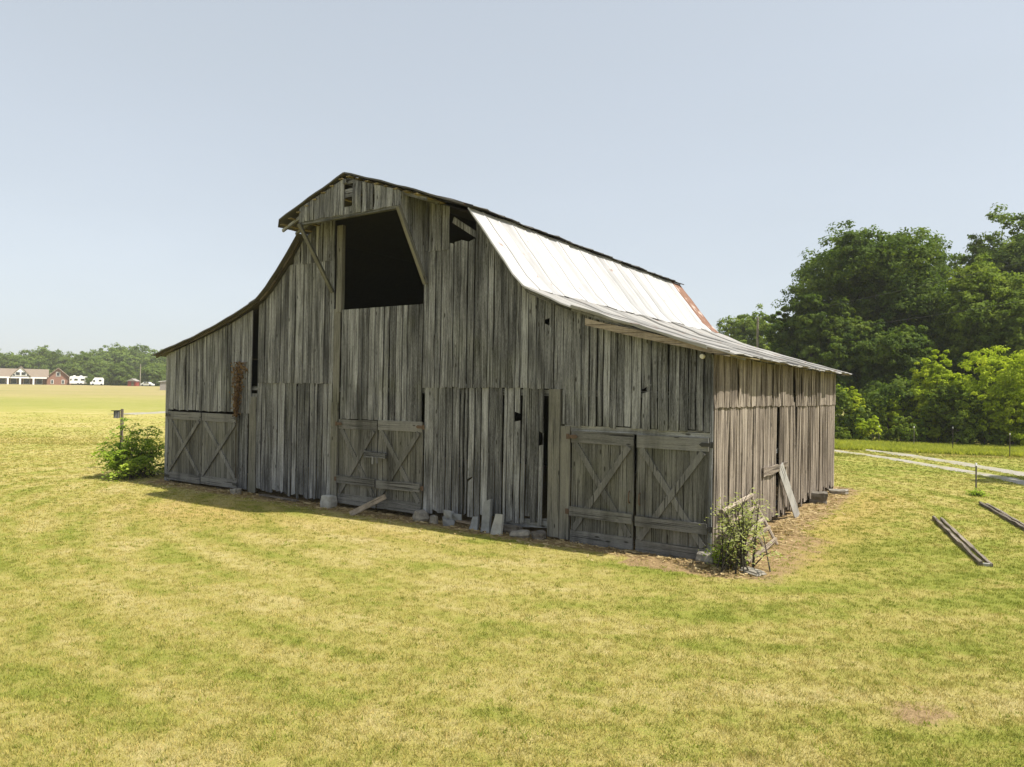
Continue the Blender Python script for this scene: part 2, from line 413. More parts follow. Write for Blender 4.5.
# ------------------------------------------------------------------ ground sheet
def axis(lo, hi, step, far, k=1.16):
    mid = list(np.arange(lo, hi+1e-6, step)); out = []; d = step; x = hi
    while x < far: d *= k; x += d; out.append(x)
    neg = []; d = step; x = lo
    while x > -far: d *= k; x -= d; neg.append(x)
    return np.array(neg[::-1]+mid+out)
def barn_dirt(x, y):
    dx = x-BP.x; dy = y-BP.y
    t = dx*UU.x+dy*UU.y; n = -(dx*VV.x+dy*VV.y)
    ww, dd = 19.7, 13.8
    ox = np.maximum(np.maximum(-t, t-ww), 0); on = np.maximum(np.maximum(n, -n-dd), 0)
    dist = np.hypot(ox, on)
    reach = np.where(n > 0, .7, 1.0)
    reach = np.where((t < 1.5) & (n > -4) & (n < 1.2), 1.7, reach)
    d = np.clip(1.15-dist/reach*.75, 0, 1)
    d = np.where(dist <= 0, 1, d)
    for px, py, r, a in ((925, 717, .42, .78), (560, 580, .5, .35), (500, 700, .6, .3), (640, 720, .8, .25)):
        g = G(px, py); d = np.maximum(d, a*np.exp(-((x-g.x)**2+(y-g.y)**2)/r**2))
    dry = np.exp(-((t-13)/3.2)**2-((n-3.0)/1.3)**2)*.7 + np.exp(-((t-7)/3)**2-((n-1.9)/.6)**2)*.35
    dry += np.exp(-((t+1.4)/1.0)**2)*np.clip((-n+.5)/1., 0, 1)*np.clip((n+14.5), 0, 1)*.5
    return d, np.clip(dry, 0, 1)
def grid_mesh(name, xs, ys):
    X, Y = np.meshgrid(xs, ys); nx, ny = len(xs), len(ys)
    Z = terrain(X, Y)
    co = np.stack([X, Y, Z], -1).reshape(-1, 3).astype(np.float32)
    i = np.arange(nx-1)[None, :]+np.arange(ny-1)[:, None]*nx
    q = np.stack([i, i+1, i+1+nx, i+nx], -1).reshape(-1, 4)
    me = np_mesh(name, co, q)
    return me, X.ravel(), Y.ravel()
def np_mesh(name, co, faces, rnd=None, smooth=False, mat=None):
    me = bpy.data.meshes.new(name); nv = len(co); nf, k = faces.shape
    me.vertices.add(nv); me.vertices.foreach_set('co', np.ascontiguousarray(co, np.float32).ravel())
    me.loops.add(nf*k); me.loops.foreach_set('vertex_index', np.ascontiguousarray(faces, np.int32).ravel())
    me.polygons.add(nf); me.polygons.foreach_set('loop_start', np.arange(0, nf*k, k, dtype=np.int32))
    me.polygons.foreach_set('loop_total', np.full(nf, k, np.int32))
    if smooth: me.polygons.foreach_set('use_smooth', np.ones(nf, bool))
    me.update(calc_edges=True)
    if rnd is not None:
        a = me.attributes.new('rnd', 'FLOAT', 'FACE'); a.data.foreach_set('value', np.ascontiguousarray(rnd, np.float32))
    if mat: me.materials.append(mat)
    return me
me, GX, GY = grid_mesh('ground', axis(-24, 26, .2, 1500), axis(3, 40, .2, 1800))
d, dry = barn_dirt(GX, GY)
for nm, v in (('dirt', d), ('dry', dry)):
    a = me.attributes.new(nm, 'FLOAT', 'POINT'); a.data.foreach_set('value', v.astype(np.float32))
me.materials.append(M['lawn']); me.polygons.foreach_set('use_smooth', np.ones(len(me.polygons), bool))
tag(link('ground', me), kind='structure')
TRACK = []

# ------------------------------------------------------------------ gravel drives
def strip(name, pts, width, z=.012, step=.5):
    P = [Vector((p.x, p.y, 0)) for p in pts]; path = []
    for i in range(len(P)-1):                       # Catmull-Rom
        a = P[max(i-1, 0)]; b = P[i]; c = P[i+1]; d_ = P[min(i+2, len(P)-1)]
        n = max(2, int((c-b).length/step))
        for k in range(n):
            t = k/n
            path.append(.5*((2*b)+(c-a)*t+(2*a-5*b+4*c-d_)*t*t+(3*b-a-3*c+d_)*t**3))
    path.append(P[-1]); TRACK.append((np.array([(p.x, p.y) for p in path]), width)); co = []; q = []; cols = 5
    for i, p in enumerate(path):
        dr = (path[min(i+1, len(path)-1)]-path[max(i-1, 0)]).normalized(); nr = Vector((-dr.y, dr.x, 0))
        w = width*(1+random.uniform(-.12, .12))
        for k in range(cols):
            o = (k/(cols-1)-.5)*w + (random.uniform(-.06, .06) if k in (0, cols-1) else 0)
            s = p+nr*o; edge = k in (0, cols-1)
            co.append((s.x, s.y, float(terrain(s.x, s.y))+(z if not edge else .002)+(.01*math.sin(math.pi*k/(cols-1)))))
        if i:
            for k in range(cols-1): a = (i-1)*cols+k; q.append((a, a+1, a+1+cols, a+cols))
    me = np_mesh(name, np.array(co), np.array(q), smooth=True, mat=M['gravel'])
    return tag(link(name, me), kind='structure')
strip('gravel_track', [G(700, 434), G(780, 441), G(835, 446.5), G(890, 453), G(945, 461), G(990, 468.5), G(1024, 474.5), G(1100, 490), G(1300, 540)], 1.15)
strip('gravel_track', [G(700, 437), G(780, 444.5), G(835, 451), G(890, 458.5), G(945, 468), G(990, 475.5), G(1024, 483), G(1100, 500), G(1300, 556)], .95)
strip('gravel_road', [G(122, 414.5), G(135, 413.8), G(150, 413), G(185, 411), G(230, 409)], 3.4, z=.03, step=2)

# ------------------------------------------------------------------ haze
hm = bpy.data.materials.new('haze'); hm.use_nodes = True; hn = hm.node_tree; hn.nodes.clear()
ho = hn.nodes.new('ShaderNodeOutputMaterial'); hv = hn.nodes.new('ShaderNodeVolumePrincipled')
hv.inputs['Color'].default_value = (.86, .89, .92, 1); hv.inputs['Density'].default_value = .00027; hv.inputs['Anisotropy'].default_value = .0
hn.links.new(hv.outputs[0], ho.inputs['Volume'])
b = MB(); b.box((0, 0, 16.5), (3600, 4200, 37)); hb_ = b.build('haze', hm); tag(hb_, kind='stuff')

# ------------------------------------------------------------------ barn
RZ = math.atan2(-UU.y, -UU.x)                      # local x = -t, local y = into the barn
barn = empty('barn', BP, RZ, 'large weathered grey wooden barn with open hayloft, gambrel roof and white metal roof slope', 'barn')
def L(t, s, z): return Vector((-t, s, z))          # s = depth behind the front wall
FU, FV, FN = Vector((-1, 0, 0)), Vector((0, 0, 1)), Vector((0, -1, 0))     # front wall frame (u = t)
SU, SN = Vector((0, 1, 0)), Vector((1, 0, 0))                            # side wall frame (u = s)
WID, DEP = 19.7, 13.8
PROF = [(-.5, 4.2), (0, 4.32), (1.2, 4.66), (2.4, 5.04), (3.4, 5.38), (4.36, 5.78), (4.75, 6.15), (5.0, 6.48), (5.55, 7.19), (6.1, 7.9), (9.6, 9.08),
        (12.42, 7.97), (12.9, 7.41), (13.38, 6.93), (13.87, 6.46), (14.35, 6.13), (14.9, 5.9), (16.15, 5.48), (17.96, 5.0), (19.7, 4.58), (20.25, 4.44)]
def zr(t): return float(np.interp(t, [p[0] for p in PROF], [p[1] for p in PROF]))
def siding(mb, t0, t1, zb, zt, n0=0., wmin=.13, wmax=.25, gap=.026, U=FU, N=FN, rag=.0, miss=(), lean=0., bow=.012, th=.025, segs=6, endj=.02, biggap=.08, rb=(0, 1), hole=0.):
    t = t0
    while t < t1-.04:
        w = min(random.uniform(wmin, wmax), t1-t)
        if t1-(t+w) < .09: w = t1-t
        g = gap*random.uniform(.2, 1.6)
        if random.random() < biggap: g += random.uniform(.012, .035)
        a, b = t+g/2, t+w-g/2
        f0 = zb(t+w/2) if callable(zb) else zb
        if rag: f0 += abs(random.gauss(0, rag))
        za = zt(a) if callable(zt) else zt; zc = zt(b) if callable(zt) else zt
        t += w
        if any(m0 < (a+b)/2 < m1 for m0, m1 in miss): continue
        ln = random.gauss(0, lean)
        if hole and random.random() < hole and za-f0 > 1.2:           # a rotted-out stretch: two lengths with a gap between
            zh = f0+random.uniform(.25, .8)*(min(za, zc)-f0); gh = random.uniform(.06, .26); cut = random.uniform(.0, .5)*(b-a)
            mb.board((0, 0, 0), U, FV, N, (a, f0), (b, f0), (a, zh), (b, zh+random.uniform(-.1, .1)), th=th, n0=n0, segs=3, jit=.008, skew=random.gauss(0, .006), end_jit=.03)
            mb.board((0, 0, 0), U, FV, N, (a, zh+gh), (b, zh+gh+random.uniform(-.1, .1)), (a, za), (b, zc), th=th, n0=n0, segs=3, jit=.008, end_jit=.0)
            if cut > .1*(b-a): mb.board((0, 0, 0), U, FV, N, (a, zh-.02), (a+cut, zh-.02), (a, zh+gh+.02), (a+cut*.7, zh+gh+.02), th=th*.8, n0=n0, segs=3, jit=.012)
            continue
        mb.board((0, 0, 0), U, FV, N, (a+ln*.0, f0+random.uniform(-endj, endj)), (b, f0+random.uniform(-endj, endj)), (a+ln, za), (b+ln, zc),
                 th=th, n0=n0+random.uniform(-.006, .006), segs=segs, jit=.006, bow=random.gauss(0, bow), skew=random.gauss(0, .004), r=random.uniform(*rb))
rt = lambda t: zr(t)-.05
# upper siding (laps over the lower boards) ---------------------------------
b = MB()
siding(b, 0.0, 3.45, lambda t: 2.62 if not .0 < 0 else 0, rt, n0=.03, rag=.03, lean=.006, hole=.07)
siding(b, 3.45, 3.78, 3.46, rt, n0=.03)
siding(b, 3.78, 6.02, lambda t: 3.46, rt, n0=.03, biggap=.12, rag=.01, hole=.07)
siding(b, 6.02, 6.85, 3.46, lambda t: 7.18+.04*math.sin(t*40), n0=.03, rag=.01)
siding(b, 6.85, 7.68, 7.02, lambda t: min(rt(t), 8.4), n0=.055, wmin=.2)
siding(b, 6.85, 7.70, 3.46, 7.03, n0=.03, wmin=.18)
siding(b, 7.70, 10.80, lambda t: 2.54, lambda t: 5.66, n0=.012, wmin=.16, biggap=.03)
siding(b, 11.10, 14.58, lambda t: 3.53, lambda t: min(rt(t), 7.16), n0=.03, rag=.01, biggap=.12, hole=.07)
siding(b, 11.10, 12.95, 7.12, lambda t: rt(t) if t > 12.0 else 8.3, n0=.045)
siding(b, 14.86, 15.5, lambda t: 2.55, rt, n0=.03)
siding(b, 15.5, 19.7, lambda t: 2.56, rt, n0=.03, rag=.02, biggap=.15, lean=.01, hole=.07)
b.build('upper_siding', M['siding'], barn)
b = MB()
siding(b, 3.96, 7.3, lambda t: .24, 3.56, rag=.06, biggap=.16, lean=.012, endj=.06, hole=.07)
siding(b, 7.3, 7.62, .2, 3.46, n0=.012, wmin=.3)
b.build('lower_siding', M['siding'], barn); b = MB()
siding(b, 11.15, 14.6, lambda t: .1, 3.6, rag=.07, biggap=.12, lean=.01, endj=.05, hole=.07)
siding(b, 15.05, 15.5, .12, 2.56, n0=.0)
siding(b, 14.58, 14.9, .1, 3.2, n0=.012, wmin=.3)
b.build('lower_siding', M['siding'], barn)
# posts and jambs -----------------------------------------------------------
b = MB(); b.board((0, 0, 0), FU, FV, FN, (3.5, .06), (3.8, .06), (3.5, 3.46), (3.8, 3.46), th=.14, n0=-.06); b.build('door_post', M['post'], barn)
b = MB(); b.board((0, 0, 0), FU, FV, FN, (3.24, .04), (3.49, .04), (3.24, 2.62), (3.49, 2.62), th=.05, n0=.0); b.build('door_jamb', M['post'], barn)
b = MB(); b.board((0, 0, 0), FU, FV, FN, (10.86, .02), (11.12, .02), (10.86, 3.0), (11.12, 3.0), th=.07, n0=.01)
b.board((0, 0, 0), FU, FV, FN, (10.84, 2.98), (11.1, 2.98), (10.84, 5.7), (11.1, 5.7), th=.03, n0=.03); b.build('door_post', M['post'], barn)
b = MB(); b.board((0, 0, 0), FU, FV, FN, (10.78, 5.6), (11.0, 5.6), (10.78, 8.1), (11.0, 8.1), th=.12, n0=-.04); b.build('opening_post', M['post'], barn)
b = MB(); b.board((0, 0, 0), FU, FV, FN, (14.6, .05), (14.95, .05), (14.6, 3.1), (14.95, 3.1), th=.03, n0=.032); b.build('door_post', M['post'], barn)
b = MB(); b.board((0, 0, 0), FU, FV, FN, (-.02, .05), (.16, .05), (-.02, 4.2), (.16, 4.2), th=.03, n0=-.03); b.build('corner_board', M['siding'], barn)
b = MB(); b.board((0, 0, 0), FU, FV, FN, (19.62, .0), (19.78, .0), (19.62, 4.5), (19.78, 4.5), th=.1, n0=-.05); b.build('corner_board', M['siding'], barn)
b = MB(); b.board((0, 0, 0), (0, 0, 1), (-1, 0, 0), FN, (2.5, 0.02), (2.64, .02), (2.5, 3.4), (2.64, 3.4), th=.05, n0=-.03, segs=6); b.build('lintel', M['siding'], barn)
b = MB(); b.board((0, 0, 0), (0, 0, 1), (-1, 0, 0), FN, (.22, 3.85), (.44, 3.85), (.1, 5.2), (.28, 5.2), th=.05, n0=-.12, segs=6); b.build('sill_beam', M['siding'], barn)
# doors ----------------------------------------------------------------------
def hinge(parent, t, z, d, mat):
    b = MB()
    for k in (0, 1):
        b.prism([L(t-d*.03, 0, z-.035), L(t+d*.14, 0, z-.045), L(t+d*.2, 0, z), L(t+d*.14, 0, z+.045), L(t-d*.03, 0, z+.035)] if k == 0 else
                [L(t-d*.04, 0, z-.06), L(t-d*.1, 0, z-.06), L(t-d*.1, 0, z+.06), L(t-d*.04, 0, z+.06)], (0, -.082, 0), (0, -.092, 0), .5)
    b.tube([L(t-d*.035, -.09, z-.06), L(t-d*.035, -.09, z+.06)], [.018, .018], 8)
    return b.build('hinge', mat, parent)
def door_leaf(t0, t1, z0, z1, midrail, n0=.0, hinge_side=1, hmat='iron', handle=None, warm=None, top=.27):
    b = MB()
    siding(b, t0+.01, t1-.01, z0+.01, z1-.01, n0=n0, wmin=.15, wmax=.24, gap=.006, biggap=.02, bow=.003, th=.025, endj=.01)
    dr = b.build('door', M['door'], barn)
    def rail(za, zb, n, nm='rail', dz=0):
        b = MB(); b.board((0, 0, 0), (0, 0, 1), (-1, 0, 0), FN, (za, t0+.015), (zb, t0+.015), (za+dz, t1-.015), (zb+dz, t1-.015), th=.026, n0=n, segs=5, jit=.004); b.build(nm, M['trim'], dr)
    rail(z1-top, z1, n0+.03); rail(z0, z0+.28, n0+.03)
    if midrail: rail(z0+.58, z0+.8, n0+.081, 'rail', random.uniform(-.03, .03))
    lo = z0+.3; hi = z1-top-.02; w = .13
    for (ua, ub, n) in ((t1-.12, t0+.1, n0+.029), (t0+.12, t1-.1, n0+.055)):
        b = MB(); p0 = Vector((ua, hi)); p1 = Vector((ub, lo)); dv = (p1-p0).normalized(); nv = Vector((-dv.y, dv.x))*w/2
        b.board((0, 0, 0), FU, FV, FN, p0-nv, p0+nv, p1-nv, p1+nv, th=.025, n0=n, segs=6, jit=.004); b.build('brace', M['trim'], dr)
    th = t0 if hinge_side < 0 else t1
    for z in (z1-.13, z0+.69 if midrail else z0+.14):
        hinge(dr, th, z, -hinge_side, M[hmat])
    if handle:
        b = MB(); x = t0+.1 if handle < 0 else t1-.1; z = z0+1.15
        b.tube([L(x, -n0-.03, z-.13), L(x, -n0-.09, z-.1), L(x, -n0-.1, z), L(x, -n0-.09, z+.1), L(x, -n0-.03, z+.13)], [.014]*5, 6); b.build('handle', M['rusty_iron'], dr)
    return dr
door_leaf(.03, 1.62, -.02, 2.50, True, hinge_side=-1, handle=1)
door_leaf(1.66, 3.22, .0, 2.52, True, hinge_side=1, hmat='rusty_iron', handle=-1)
d1 = door_leaf(7.66, 9.28, .13, 2.55, True, hinge_side=-1, hmat='rusty_iron')
door_leaf(9.30, 10.84, .12, 2.52, True, hinge_side=1, hmat='rusty_iron')
door_leaf(15.54, 17.55, .10, 2.50, False, hinge_side=-1)
door_leaf(17.58, 19.60, .08, 2.50, False, hinge_side=1)
b = MB(); b.board((0, 0, 0), (0, 0, 1), (-1, 0, 0), FN, (1.52, 8.9), (1.66, 8.9), (1.5, 9.72), (1.68, 9.72), th=.05, n0=.085, segs=4, jit=.01)
b.box(L(9.35, -.15, 1.44), (.06, .04, .2)); b.box(L(9.2, -.15, 1.45), (.05, .04, .16)); b.build('latch_bar', M['siding'], barn)
# hay hood --------------------------------------------------------------------
HN = 1.05
b = MB(); siding(b, 7.66, 9.32, lambda t: 8.03, lambda t: 9.02-.31*abs(t-9.62), n0=HN, wmin=.18, biggap=.02, segs=3)
siding(b, 9.66, 11.48, lambda t: 8.05, lambda t: 9.02-.31*abs(t-9.62), n0=HN, wmin=.18, biggap=.02, segs=3)
siding(b, 9.32, 9.66, 8.05, 8.24, n0=HN-.02, wmin=.3, segs=2); b.build('hood_face', M['siding'], barn)
b = MB()
for z in (8.5, 8.62, 8.86): b.board((0, 0, 0), (0, 0, 1), (-1, 0, 0), FN, (z, 9.3), (z+.1, 9.3), (z+.01, 9.68), (z+.11, 9.68), th=.02, n0=HN-.05, segs=2)
b.build('vent_slats', M['siding'], barn)
b = MB()                                            # boarded cheek on the right of the hood
A, Bt, Ct = L(7.68, -HN, 8.05), L(7.62, -.05, 6.2), L(7.62, -.05, 8.35)
k = 7
for i in range(k):
    s0 = -HN+(HN-.05)*i/k; s1 = -HN+(HN-.05)*(i+1)/k-.008
    z0 = 8.05-(s0+HN)/(HN-.05)*1.85; z1 = 8.05-(s1+HN)/(HN-.05)*1.85
    b.board((0, 0, 0), (0, 1, 0), FV, (1, 0, 0), (s0, z0), (s1, z1), (s0, 8.38), (s1, 8.38), th=.025, n0=-7.66, segs=3)
b.build('hood_cheek', M['siding'], barn)
for tt in (7.64, 11.42):
    b = MB(); b.beam(L(tt, -HN-.03, 8.02), L(tt-(.05 if tt < 9 else .28), -.06, 6.2), .09, .12, up=(0, -1, 1)); b.build('hood_brace', M['post'], barn)
b = MB(); b.beam(L(7.66, -HN+.06, 7.97), L(11.5, -HN+.06, 7.97), .12, .14); b.build('hood_beam', M['siding'], barn)
b = MB(); b.beam(L(9.62, -HN-.05, 8.86), L(9.62, 1.0, 8.86), .12, .12); b.build('hay_track_beam', M['siding'], barn)
# beam across the small triangular hole
b = MB(); b.board((0, 0, 0), FU, FV, FN, (6.8, 7.86), (6.86, 7.72), (6.0, 7.36), (6.08, 7.24), th=.05, n0=-.1, segs=2); b.build('gable_rafter', M['siding'], barn)
# roof ------------------------------------------------------------------------
def resample(poly, step):
    P = [np.array(p, float) for p in poly]; out = [P[0]]
    for a, c in zip(P[:-1], P[1:]):
        n = max(1, int(np.linalg.norm(c-a)/step)); out += [a+(c-a)*(k+1)/n for k in range(n)]
    return out
def roof_sheets(mb, poly, s0, s1, width, front=None, lift=.0, rough=.008, rib=.013, th=.012, sag=0.):
    pr = resample(poly, .28); s = s0; i = 0
    while s < s1-.02:
        e = min(s+width-.005, s1+.03)
        off = lift+random.uniform(0, rough)+(.012 if i % 2 else 0)
        st = [0, .015, .03, .07, .5, .93, .97, .985, 1]; hh = [-.015, rib, rib, 0, rib*.2, 0, rib, rib, -.015]
        lo = random.uniform(-.06, .03); vs = []; uvs0 = []
        Lc = 0
        for j, p in enumerate(pr):
            if j: Lc += np.linalg.norm(p-pr[j-1])
            d = (pr[min(j+1, len(pr)-1)]-pr[max(j-1, 0)]); d /= np.linalg.norm(d); nrm = np.array([-d[1], d[0]])
            if nrm[1] < 0: nrm = -nrm
            for f, h in zip(st, hh):
                ss = s+(e-s)*f
                wob = .012*math.sin(ss*2.1+j*.5)+.01*math.sin(ss*5.3+j*1.7) - sag*math.sin(math.pi*np.clip((ss)/14, 0, 1))
                q_ = p+nrm*(h+off)+np.array([0, wob]); 
                if j == 0: q_ = q_ - d*lo
                fs = ss if front is None else max(ss, -front(p[0]))
                vs.append(L(q_[0], fs, q_[1])); uvs0.append((ss, Lc))
        m = len(st); n = len(pr); N = n*m
        vs2 = [v-Vector((0, 0, th)) for v in vs]
        fs = []; uvs = []
        for j in range(n-1):
            for c in range(m-1):
                a = j*m+c; fs.append((a, a+1, a+1+m, a+m)); uvs.append([uvs0[k] for k in fs[-1]])
                fs.append((N+a, N+a+m, N+a+1+m, N+a+1)); uvs.append([uvs0[k-N] for k in fs[-1]])
        def edge(a, c): fs.append((a, c, N+c, N+a)); uvs.append([uvs0[a], uvs0[c], uvs0[c], uvs0[a]])
        for j in range(n-1): edge(j*m, (j+1)*m); edge(j*m+m-1, (j+1)*m+m-1)
        for c in range(m-1): edge(c, c+1); edge((n-1)*m+c, (n-1)*m+c+1)
        mb.add(vs+vs2, fs, uvs)
        s += width; i += 1
RB = DEP+.35
seg = lambda a, c: [p for p in PROF if a-1e-6 <= p[0] <= c+1e-6]
b = MB(); roof_sheets(b, seg(4.3, 6.2)[:], -.32, RB-.95, .61, lift=.05); b.build('steep_roof', M['tin'], barn)
b = MB(); roof_sheets(b, seg(4.3, 6.2), RB-.95, RB, .95, lift=.06); tag(b.build('steep_roof', M['tin_rust'], barn), 'rusty brown end sheet of the white roof slope')
LP = [(-.52, 4.17), (0, 4.32), (1.2, 4.66), (2.4, 5.04), (3.4, 5.38), (4.45, 5.84)]
b = MB(); roof_sheets(b, LP, -.34, RB+.35, .72, lift=.02, rough=.035, sag=.04); b.build('lean_to_roof', M['tin_grey'], barn)
b = MB(); roof_sheets(b, seg(14.2, 21), -.34, RB, .72, lift=.03); b.build('lean_to_roof', M['tin_brown'], barn)
b = MB(); roof_sheets(b, seg(12.3, 14.4)+[(14.7, 6.0)], -.34, RB, .72, lift=.045); b.build('steep_roof', M['tin_brown'], barn)
hoodf = lambda t: .34+.8*float(np.clip((3.45-abs(t-9.65))/.75, 0, 1))
b = MB(); roof_sheets(b, [(5.88, 7.9), (7.7, 8.48), (9.62, 9.12)], -1.15, RB, .72, front=hoodf, lift=.04); b.build('upper_roof', M['tin_brown'], barn)
b = MB(); roof_sheets(b, [(9.58, 9.12), (11., 8.62), (12.55, 8.04)], -1.15, RB, .72, front=hoodf, lift=.04); b.build('upper_roof', M['tin_brown'], barn)
# lath under the hood and eaves
b = MB()
for sgn in (-1, 1):
    for i in range(9):
        t = 9.62+sgn*(.15+i*.34); z = zr(t)-.02 if abs(t-9.62) < 2.7 else None
        if z: b.beam(L(t, -1.12, z), L(t, -.02, z), .14, .022, segs=2)
b.build('hood_lath', M['lath'], barn)
b = MB()
for n in (1.02, .55):
    for sgn in (-1, 1):
        b.beam(L(9.62, -n+.1, 8.98), L(9.62+sgn*2.72, -n+.1, zr(9.62+sgn*2.72)-.1), .05, .08, segs=2)
b.build('hood_rafters', M['siding'], barn)
b = MB()
for (t0, t1) in ((14.3, 20.2), (12.5, 14.3)):
    ts = np.linspace(t0, t1, 6)
    for a, c in zip(ts[:-1], ts[1:]): b.beam(L(a, -.18, zr(a)-.06), L(c, -.18, zr(c)-.06), .04, .07, segs=1)
b.build('barge_rafter', M['bark'], barn); b = MB()
ts = np.linspace(-.3, 6.1, 12)
for a, c in zip(ts[:-1], ts[1:]): b.beam(L(a, -.16, zr(a)-.075), L(c, -.16, zr(c)-.075), .04, .07, segs=1)
b.build('barge_rafter', M['siding'], barn)
b = MB(); b.board((0, 0, 0), (0, 0, 1), (-1, 0, 0), FN, (4.13, -.45), (4.25, -.45), (4.87, 2.75), (5.02, 2.75), th=.03, n0=.30, segs=7, jit=.012); b.build('barge_board', M['rail'], barn)
b = MB(); b.board((0, 0, 0), (0, 0, 1), (-1, 0, 0), FN, (4.30, .0), (4.35, .0), (5.30, 3.1), (5.35, 3.1), th=.03, n0=.335, segs=9, jit=.02); b.build('barge_board', M['tin_grey'], barn)
b = MB()
for i in range(23):
    s = .1+i*.62; zz = random.uniform(-.02, .02)
    b.beam(L(-.44, s, 4.12+zz), L(.3, s, 4.33+zz), .05, .08, segs=1)
b.build('rafter_tails', M['siding'], barn)
b = MB()
for t, z in ((-.42, 4.14), (-.2, 4.2)): b.beam(L(t, -.3, z+.02), L(t, RB+.3, z+.02), .09, .022, segs=12, jit=.012)
b.build('eave_lath', M['lath'], barn)
b = MB(); b.tube([L(.17, -.03, 4.16), L(.17, -.09, 4.16), L(.17, -.1, 4.16), L(.17, -.16, 4.16)], [.02, .02, .055, .045], 10); b.build('insulator', M['porcelain'], barn)
# side wall --------------------------------------------------------------------
b = MB()
def sboards(s0, s1, zb, zt, n0, lean_f, **kw):
    s = s0
    while s < s1-.05:
        w = min(random.uniform(.09, .19), s1-s)
        if s1-(s+w) < .09: w = s1-s
        g = random.uniform(.002, .014)+(random.uniform(.01, .03) if random.random() < .12 else 0); ln = lean_f(s)
        lnb = lean_f(s+w)
        f0 = zb+random.uniform(-.05, .05)*(1 if zb < 1 else .25)+(abs(random.gauss(0, .1)) if zb < 1 else 0)
        b.board((0, 0, 0), SU, FV, SN, (s+g/2, f0+random.uniform(-.012, .012)), (s+w-g/2, f0+random.uniform(-.012, .012)), (s+g/2+ln, zt(s)), (s+w-g/2+lnb, zt(s+w)),
                th=.025, n0=n0+random.uniform(-.008, .012), bow=random.gauss(0, .014), segs=6, jit=.007, skew=random.gauss(0, .006))
        s += w
low = lambda s: 3.2
sboards(.02, 5.15, .12, low, 0, lambda s: .03+.03*math.sin(s*3)+random.gauss(0, .01))
sboards(5.42, 7.35, .1, low, .01, lambda s: .22-.2*(s-5.4)/2+random.gauss(0, .02)-.12)
sboards(7.5, DEP, .12, low, 0, lambda s: .22*math.exp(-(s-7.5)/1.2)+random.gauss(0, .01))
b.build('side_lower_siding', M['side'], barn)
b = MB()
up = lambda s: 4.22
sboards(.02, 5.1, 3.12, up, .032, lambda s: random.gauss(0, .008))
sboards(5.1, 7.1, 3.10, up, .036, lambda s: -.16*math.exp(-((s-6.6)/.8)**2)+random.gauss(0, .02))
sboards(7.42, DEP, 3.08, up, .032, lambda s: -.26*math.exp(-(s-7.4)/.35)+random.gauss(0, .008))
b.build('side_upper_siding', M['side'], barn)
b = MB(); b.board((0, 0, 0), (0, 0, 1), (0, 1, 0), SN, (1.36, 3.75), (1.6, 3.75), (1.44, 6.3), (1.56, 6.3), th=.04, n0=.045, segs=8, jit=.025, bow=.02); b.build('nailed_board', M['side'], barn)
b = MB(); b.tube([L(-.14, 3.25, .5), L(-.12, 3.3, 1.1)], [.006, .006], 5)
b.build('loose_wire', M['rusty_iron'], barn)
# far walls, inside, floor (what keeps the inside dark)
b = MB()
pf = resample(PROF, .4)
def deck(a, c, off):
    pts = [p for p in pf if a <= p[0] <= c]
    b.prism([L(p[0], 0, p[1]+off) for p in pts]+[L(p[0], 0, p[1]+off-.02) for p in pts[::-1]], (0, .12, 0), (0, DEP+.1, 0))
deck(-.4, 20.2, -.035); b.build('deck_light_block', M['insidedark'], barn)  # sheet added under the roof to stop light leaking through its joints
b = MB(); b.prism([L(p[0], 0, p[1]-.06) for p in pf if 0 <= p[0] <= WID]+[L(WID, 0, -.1), L(0, 0, -.1)], (0, DEP-.08, 0), (0, DEP-.05, 0)); b.build('rear_light_block', M['insidedark'], barn)  # dark sheet added behind the rear boards to block light
b = MB(); b.box(L(WID-.08, DEP/2, 2.2), (.03, DEP-.2, 4.6)); b.build('far_side_light_block', M['insidedark'], barn)  # dark sheet added to keep light out of the far side gaps
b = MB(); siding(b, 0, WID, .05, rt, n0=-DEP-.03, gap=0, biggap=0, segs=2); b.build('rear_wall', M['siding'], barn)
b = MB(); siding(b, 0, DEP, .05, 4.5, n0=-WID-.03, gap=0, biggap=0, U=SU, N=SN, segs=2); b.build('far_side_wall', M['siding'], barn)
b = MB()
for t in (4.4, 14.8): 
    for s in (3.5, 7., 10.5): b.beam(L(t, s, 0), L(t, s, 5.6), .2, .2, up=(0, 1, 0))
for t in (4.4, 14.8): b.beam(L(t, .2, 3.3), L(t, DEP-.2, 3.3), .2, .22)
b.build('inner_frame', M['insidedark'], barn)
b = MB(); b.box(L(9.6, DEP/2, 3.42), (10.2, DEP-.3, .06)); b.box(L(2.2, DEP/2, 3.42), (4., DEP-.3, .06)); b.box(L(17.2, DEP/2, 3.42), (4.6, DEP-.3, .06)); b.build('loft_floor', M['insidedark'], barn)  # loft floor, added to hold the darkness inside
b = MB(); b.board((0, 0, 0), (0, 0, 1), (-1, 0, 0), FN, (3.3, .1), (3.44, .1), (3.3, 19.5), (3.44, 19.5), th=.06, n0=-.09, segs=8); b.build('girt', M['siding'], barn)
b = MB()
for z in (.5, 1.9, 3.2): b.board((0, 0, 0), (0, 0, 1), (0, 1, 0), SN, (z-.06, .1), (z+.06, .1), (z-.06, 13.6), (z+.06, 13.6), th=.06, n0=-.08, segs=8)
b.build('side_girts', M['siding'], barn)

